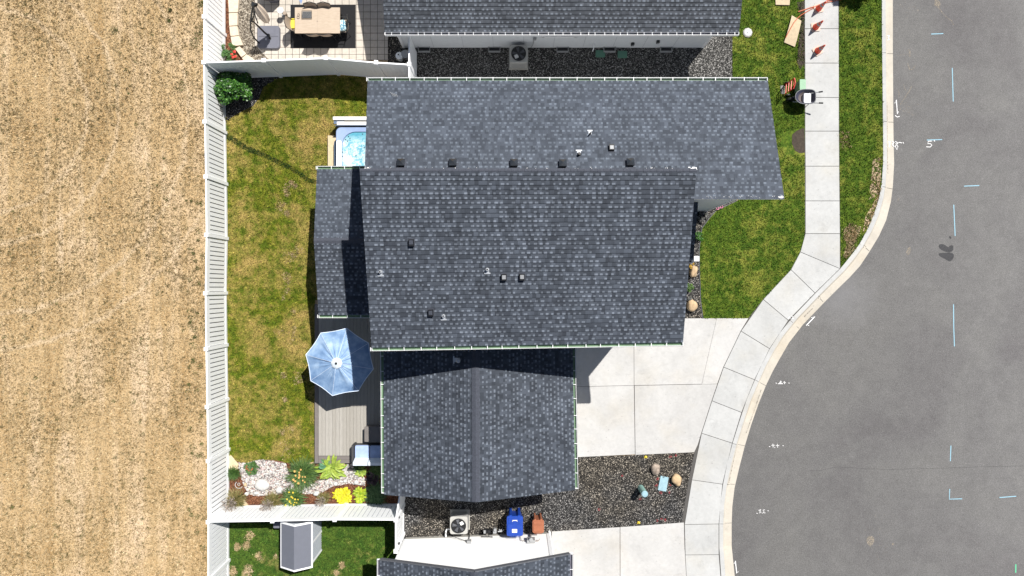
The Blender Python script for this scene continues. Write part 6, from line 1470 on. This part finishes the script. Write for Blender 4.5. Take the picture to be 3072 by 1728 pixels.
# ================================================================ MARKS ON THE ROAD
street = bpy.data.objects['street']; sw_ = bpy.data.objects['sidewalk']
zs_ = -.096
def mark(strokes, w, m, parent=street, z=zs_, name='paint_mark', label=None):
    mb = MB()
    for s_ in strokes: ribbon(mb, s_, w, z)
    # thin film with a little thickness
    o = mb.build(name, m, None); o.parent = parent
    if label: o['label'] = label
    return o
za, zb2, zc2, zd2 = ZR(2300, 0, 3.337), ZR(2300, 400, 3.337), ZR(2300, 800, 3.337), ZR(2150, 1200, 2.744)
W_ = M['paint_w']; Bm = M['paint_b']
for pts in ([za(1662, 332), za(1783, 327)], [za(1873, 672), za(1878, 840), za(1883, 1010)], [zb2(1618, 62), zb2(1772, 57)], [zb2(1992, 525), zb2(2145, 519)], [zb2(1888, 712), zb2(1895, 860), zb2(1902, 1025)], [zc2(1886, 378), zc2(1888, 600), zc2(1895, 800)], [zd2(1941, 380), zd2(1936, 508)], [zd2(2342, 809), zd2(2480, 798)], [zd2(1931, 738), zd2(1928, 822), zd2(2034, 819)]):
    if len(pts) == 3 and (pts[1] - pts[0]).cross(pts[2] - pts[1]).length > .3: mark([pts[:2]], .038, Bm); mark([[pts[1] + Vector((0, 0, 0)), pts[2]]], .038, Bm)
    else: mark([pts], .036, Bm)
mark([[zd2(2477, 1360), zd2(2476, 1430)]], .05, M['paint_g'])
# lettering: arrows and dimensions as painted, upside down where the photo has them so
mark([[za(1296, 1028), za(1312, 990), za(1322, 1140), za(1332, 1110)], [za(1300, 1150), za(1320, 1166), za(1345, 1158)]], .03, W_, label='white double-hooked arrow')
mark([[zc2(458, 512), zc2(495, 498), zc2(405, 592), zc2(436, 588)]], .035, W_, label='white double-hooked arrow')
mark([[zd2(150, 1355), zd2(160, 1330), zd2(172, 1436), zd2(184, 1420)]], .035, W_, label='white double-hooked arrow')
mark([[zb2(1668, 72), zb2(1632, 74), zb2(1628, 98), zb2(1655, 98), zb2(1668, 115), zb2(1652, 132), zb2(1612, 130)], [zb2(1690, 62), zb2(1698, 76)]], .028, W_, label="white figure 5 with foot mark")
mark([[zb2(1300, 75), zb2(1330, 90), zb2(1300, 125), zb2(1318, 160), zb2(1328, 128), zb2(1304, 95), zb2(1345, 85), zb2(1368, 92)], [zb2(1378, 85), zb2(1386, 96)]], .028, W_, label="white figure 8 with foot mark")
mark([[zc2(100, 1166), zc2(110, 1172)], [zc2(122, 1175), zc2(172, 1175)], [zc2(138, 1170), zc2(150, 1146), zc2(160, 1158), zc2(146, 1166), zc2(158, 1174)], [zc2(176, 1160), zc2(202, 1164), zc2(188, 1150), zc2(188, 1178)], [zc2(228, 1166), zc2(238, 1170)]], .025, W_, label="white inverted dimension 4'8\"")
mark([[zd2(438, 386), zd2(448, 390)], [zd2(484, 376), zd2(458, 378), zd2(470, 364), zd2(472, 394)], [zd2(522, 378), zd2(494, 380), zd2(508, 366), zd2(510, 396)], [zd2(484, 392), zd2(488, 398)], [zd2(550, 380), zd2(560, 382)]], .022, W_, label="white inverted dimension 4'4\"")
mark([[zd2(334, 938), zd2(344, 940)], [zd2(372, 908), zd2(352, 914), zd2(366, 924), zd2(356, 938), zd2(374, 930), zd2(360, 922), zd2(372, 908)], [zd2(404, 910), zd2(386, 912), zd2(398, 922), zd2(388, 934), zd2(408, 936)], [zd2(380, 936), zd2(384, 940)], [zd2(426, 918), zd2(436, 919)]], .022, W_, label="white inverted dimension 3'8\"")
sidem = lambda s_, w: mark(s_, w, W_, bpy.data.objects['kerb'], .0375)
mark([[zc2(212, 520), zc2(226, 498), zc2(232, 520)], [zc2(240, 492), zc2(262, 500), zc2(246, 520), zc2(268, 518)]], .02, W_, sw_, .038)
mark([[za(1214, 350), za(1236, 352), za(1224, 376), za(1240, 392), za(1216, 396)]], .03, W_, bpy.data.objects['kerb'], -.055)
mark([[zb2(1222, 85), zb2(1240, 75), zb2(1236, 135)], [zb2(1262, 78), zb2(1285, 85), zb2(1265, 110), zb2(1285, 130)]], .035, W_, bpy.data.objects['kerb'], -.060)
# oil marks, cement spills, crack
def blob(fn, pts, m, name, z=zs_ - .0006, sub=3, parent=street):
    q = [fn(*p) for p in pts]
    for _ in range(sub): q = [v for i in range(len(q)) for v in (q[i] * .75 + q[(i + 1) % len(q)] * .25, q[i] * .25 + q[(i + 1) % len(q)] * .75)]
    a_ = sum(q[i].x * q[(i + 1) % len(q)].y - q[(i + 1) % len(q)].x * q[i].y for i in range(len(q)))
    if a_ < 0: q = q[::-1]
    mb = MB(); mb.add([(p.x, p.y, z) for p in q], [tuple(range(len(q)))]); o = mb.build(name, m, None); o.parent = parent; return o
blob(zb2, [(1735, 1110), (1790, 1105), (1835, 1145), (1850, 1118), (1885, 1120), (1885, 1170), (1850, 1195), (1790, 1180), (1740, 1150)], M['oil'], 'oil_stain')
blob(zb2, [(1730, 1200), (1790, 1195), (1880, 1190), (1895, 1240), (1850, 1290), (1800, 1255), (1745, 1230)], M['oil'], 'oil_stain')
blob(zb2, [(1840, 1030), (1855, 1025), (1868, 1045), (1855, 1056), (1842, 1046)], M['oil'], 'oil_stain')
blob(zb2, [(1425, 1150), (1450, 1130), (1460, 1165), (1440, 1215), (1420, 1225), (1408, 1185)], M['spill'], 'cement_spill')
blob(zb2, [(1318, 650), (1330, 632), (1340, 660), (1325, 690)], M['spill2'], 'cement_spill')
blob(zd2, [(1240, 1140), (1285, 1120), (1312, 1150), (1300, 1185), (1280, 1220), (1250, 1195)], M['spill'], 'cement_spill')
blob(zd2, [(1452, 1185), (1470, 1180), (1474, 1200), (1456, 1205)], M['spill'], 'cement_spill')
blob(za, [(1690, -40), (1755, 10), (1755, 50), (1735, 75), (1712, 55), (1688, 40), (1700, 5)], M['spill'], 'cement_spill')
sp = MB(); rs = random.Random(9)
def rr(p, w): ribbon(sp, p, w, zs_ + .0004)
rr([za(1740, 70), za(1775, 120), za(1830, 175), za(1868, 200), za(1880, 235)], .03); rr([za(1868, 200), za(1890, 245)], .02)
rr([za(1320, 552), za(1365, 540), za(1435, 535)], .014); rr([za(1430, 488), za(1446, 495), za(1446, 560)], .06); rr([za(1425, 625), za(1438, 665), za(1445, 690), za(1475, 685), za(1505, 645)], .035)
rr([za(1330, 890), za(1340, 930), za(1332, 965)], .03); rr([za(1465, 855), za(1440, 905), za(1400, 965), za(1350, 1040)], .03); rr([za(1385, 840), za(1395, 880), za(1410, 900)], .02)
def dots(n, fx, fy, s0=.006, s1=.022):
    for _ in range(n):
        c = P(fx(), fy()); s_ = rs.uniform(s0, s1) ; a0 = rs.uniform(0, 6)
        sp.add([(c.x + s_ * rs.uniform(.6, 1.2) * math.cos(a0 + k * 1.2566), c.y + s_ * math.sin(a0 + k * 1.2566), zs_ + .0004) for k in range(5)], [tuple(range(5))])
dots(60, lambda: rs.gauss(2728, 16), lambda: rs.gauss(330, 14)); dots(40, lambda: rs.gauss(2640 + 90, 18), lambda: rs.gauss(20, 14)); dots(50, lambda: rs.gauss(2635, 18), lambda: rs.gauss(1640, 40), .005, .018)
dots(420, lambda: rs.uniform(2560, 3072) , lambda: rs.uniform(0, 1728), .003, .009); dots(260, lambda: rs.uniform(2300, 2800), lambda: rs.uniform(1000, 1728), .003, .010)
o = sp.build('cement_spatter', M['spill']); o.parent = street; o['kind'] = 'stuff'
cr = [zd2(775, 588), zd2(850, 588), zd2(905, 575), zd2(960, 562), zd2(1020, 558), zd2(1090, 560), zd2(1160, 565), zd2(1250, 573), zd2(1330, 572), zd2(1420, 578), zd2(1500, 576), zd2(1600, 572), zd2(1680, 565), zd2(1760, 570), zd2(1900, 566), zd2(2100, 558), zd2(2300, 552), zd2(2530, 548), zd2(2900, 540)]
mark([cr], .009, M['oil'], z=zs_ - .001, name='crack')
# grime streaks of the gutter pan
# dead straw-coloured patches in the verge where the kerb bends
for k_, (pts_, dn_) in enumerate(([[(2625, 600), (2634, 560), (2642, 565), (2622, 640), (2602, 682), (2588, 695), (2596, 650)], 1500], [[(2530, 690), (2550, 672), (2582, 680), (2575, 705), (2560, 735), (2566, 745), (2540, 775), (2528, 770), (2540, 735), (2532, 715)], 1500], [[(2618, 480), (2640, 470), (2643, 540), (2625, 590), (2606, 600)], 500], [(((2516, 395)), (2546, 395), (2552, 440), (2530, 450), (2518, 430)), 350])):
    if k_ < 3: sheet('bare_soil', [P(*p) for p in pts_], .0245, M['sand'])
    clumps('dry_grass', [P(*p) for p in pts_], int(dn_ * .35), 9, .035, .05, .013, .02, M['straw'], seed=80 + k_)
for k_ in range(34):      # worn straw spots in the neighbour's lawn and the back lawn
    if k_ < 9: c_ = [(752, 1603), (740, 1635), (712, 1640), (778, 1668), (745, 1712), (1026, 1694), (1010, 1718), (828, 1668), (700, 1715)][k_]; r_ = [.2, .14, .12, .18, .3, .12, .12, .1, .2][k_]
    else: c_ = (random.gauss(868, 16), random.uniform(430, 1360)); r_ = random.uniform(.08, .30)
    c_ = P(*c_); pts_ = [(c_.x + r_ * random.uniform(.5, 1.2) * math.cos(a), c_.y + r_ * random.uniform(.7, 1.4) * math.sin(a)) for a in [q * .7 for q in range(9)]]
    if k_ < 9: sheet('bare_soil', [(c_.x + (p[0] - c_.x) * .8, c_.y + (p[1] - c_.y) * .8) for p in pts_], .0205, M['sand'])
    clumps('dry_grass', pts_, 150 if k_ < 9 else 60, 7, .035, .045, .012, .016, M['straw'], seed=100 + k_)
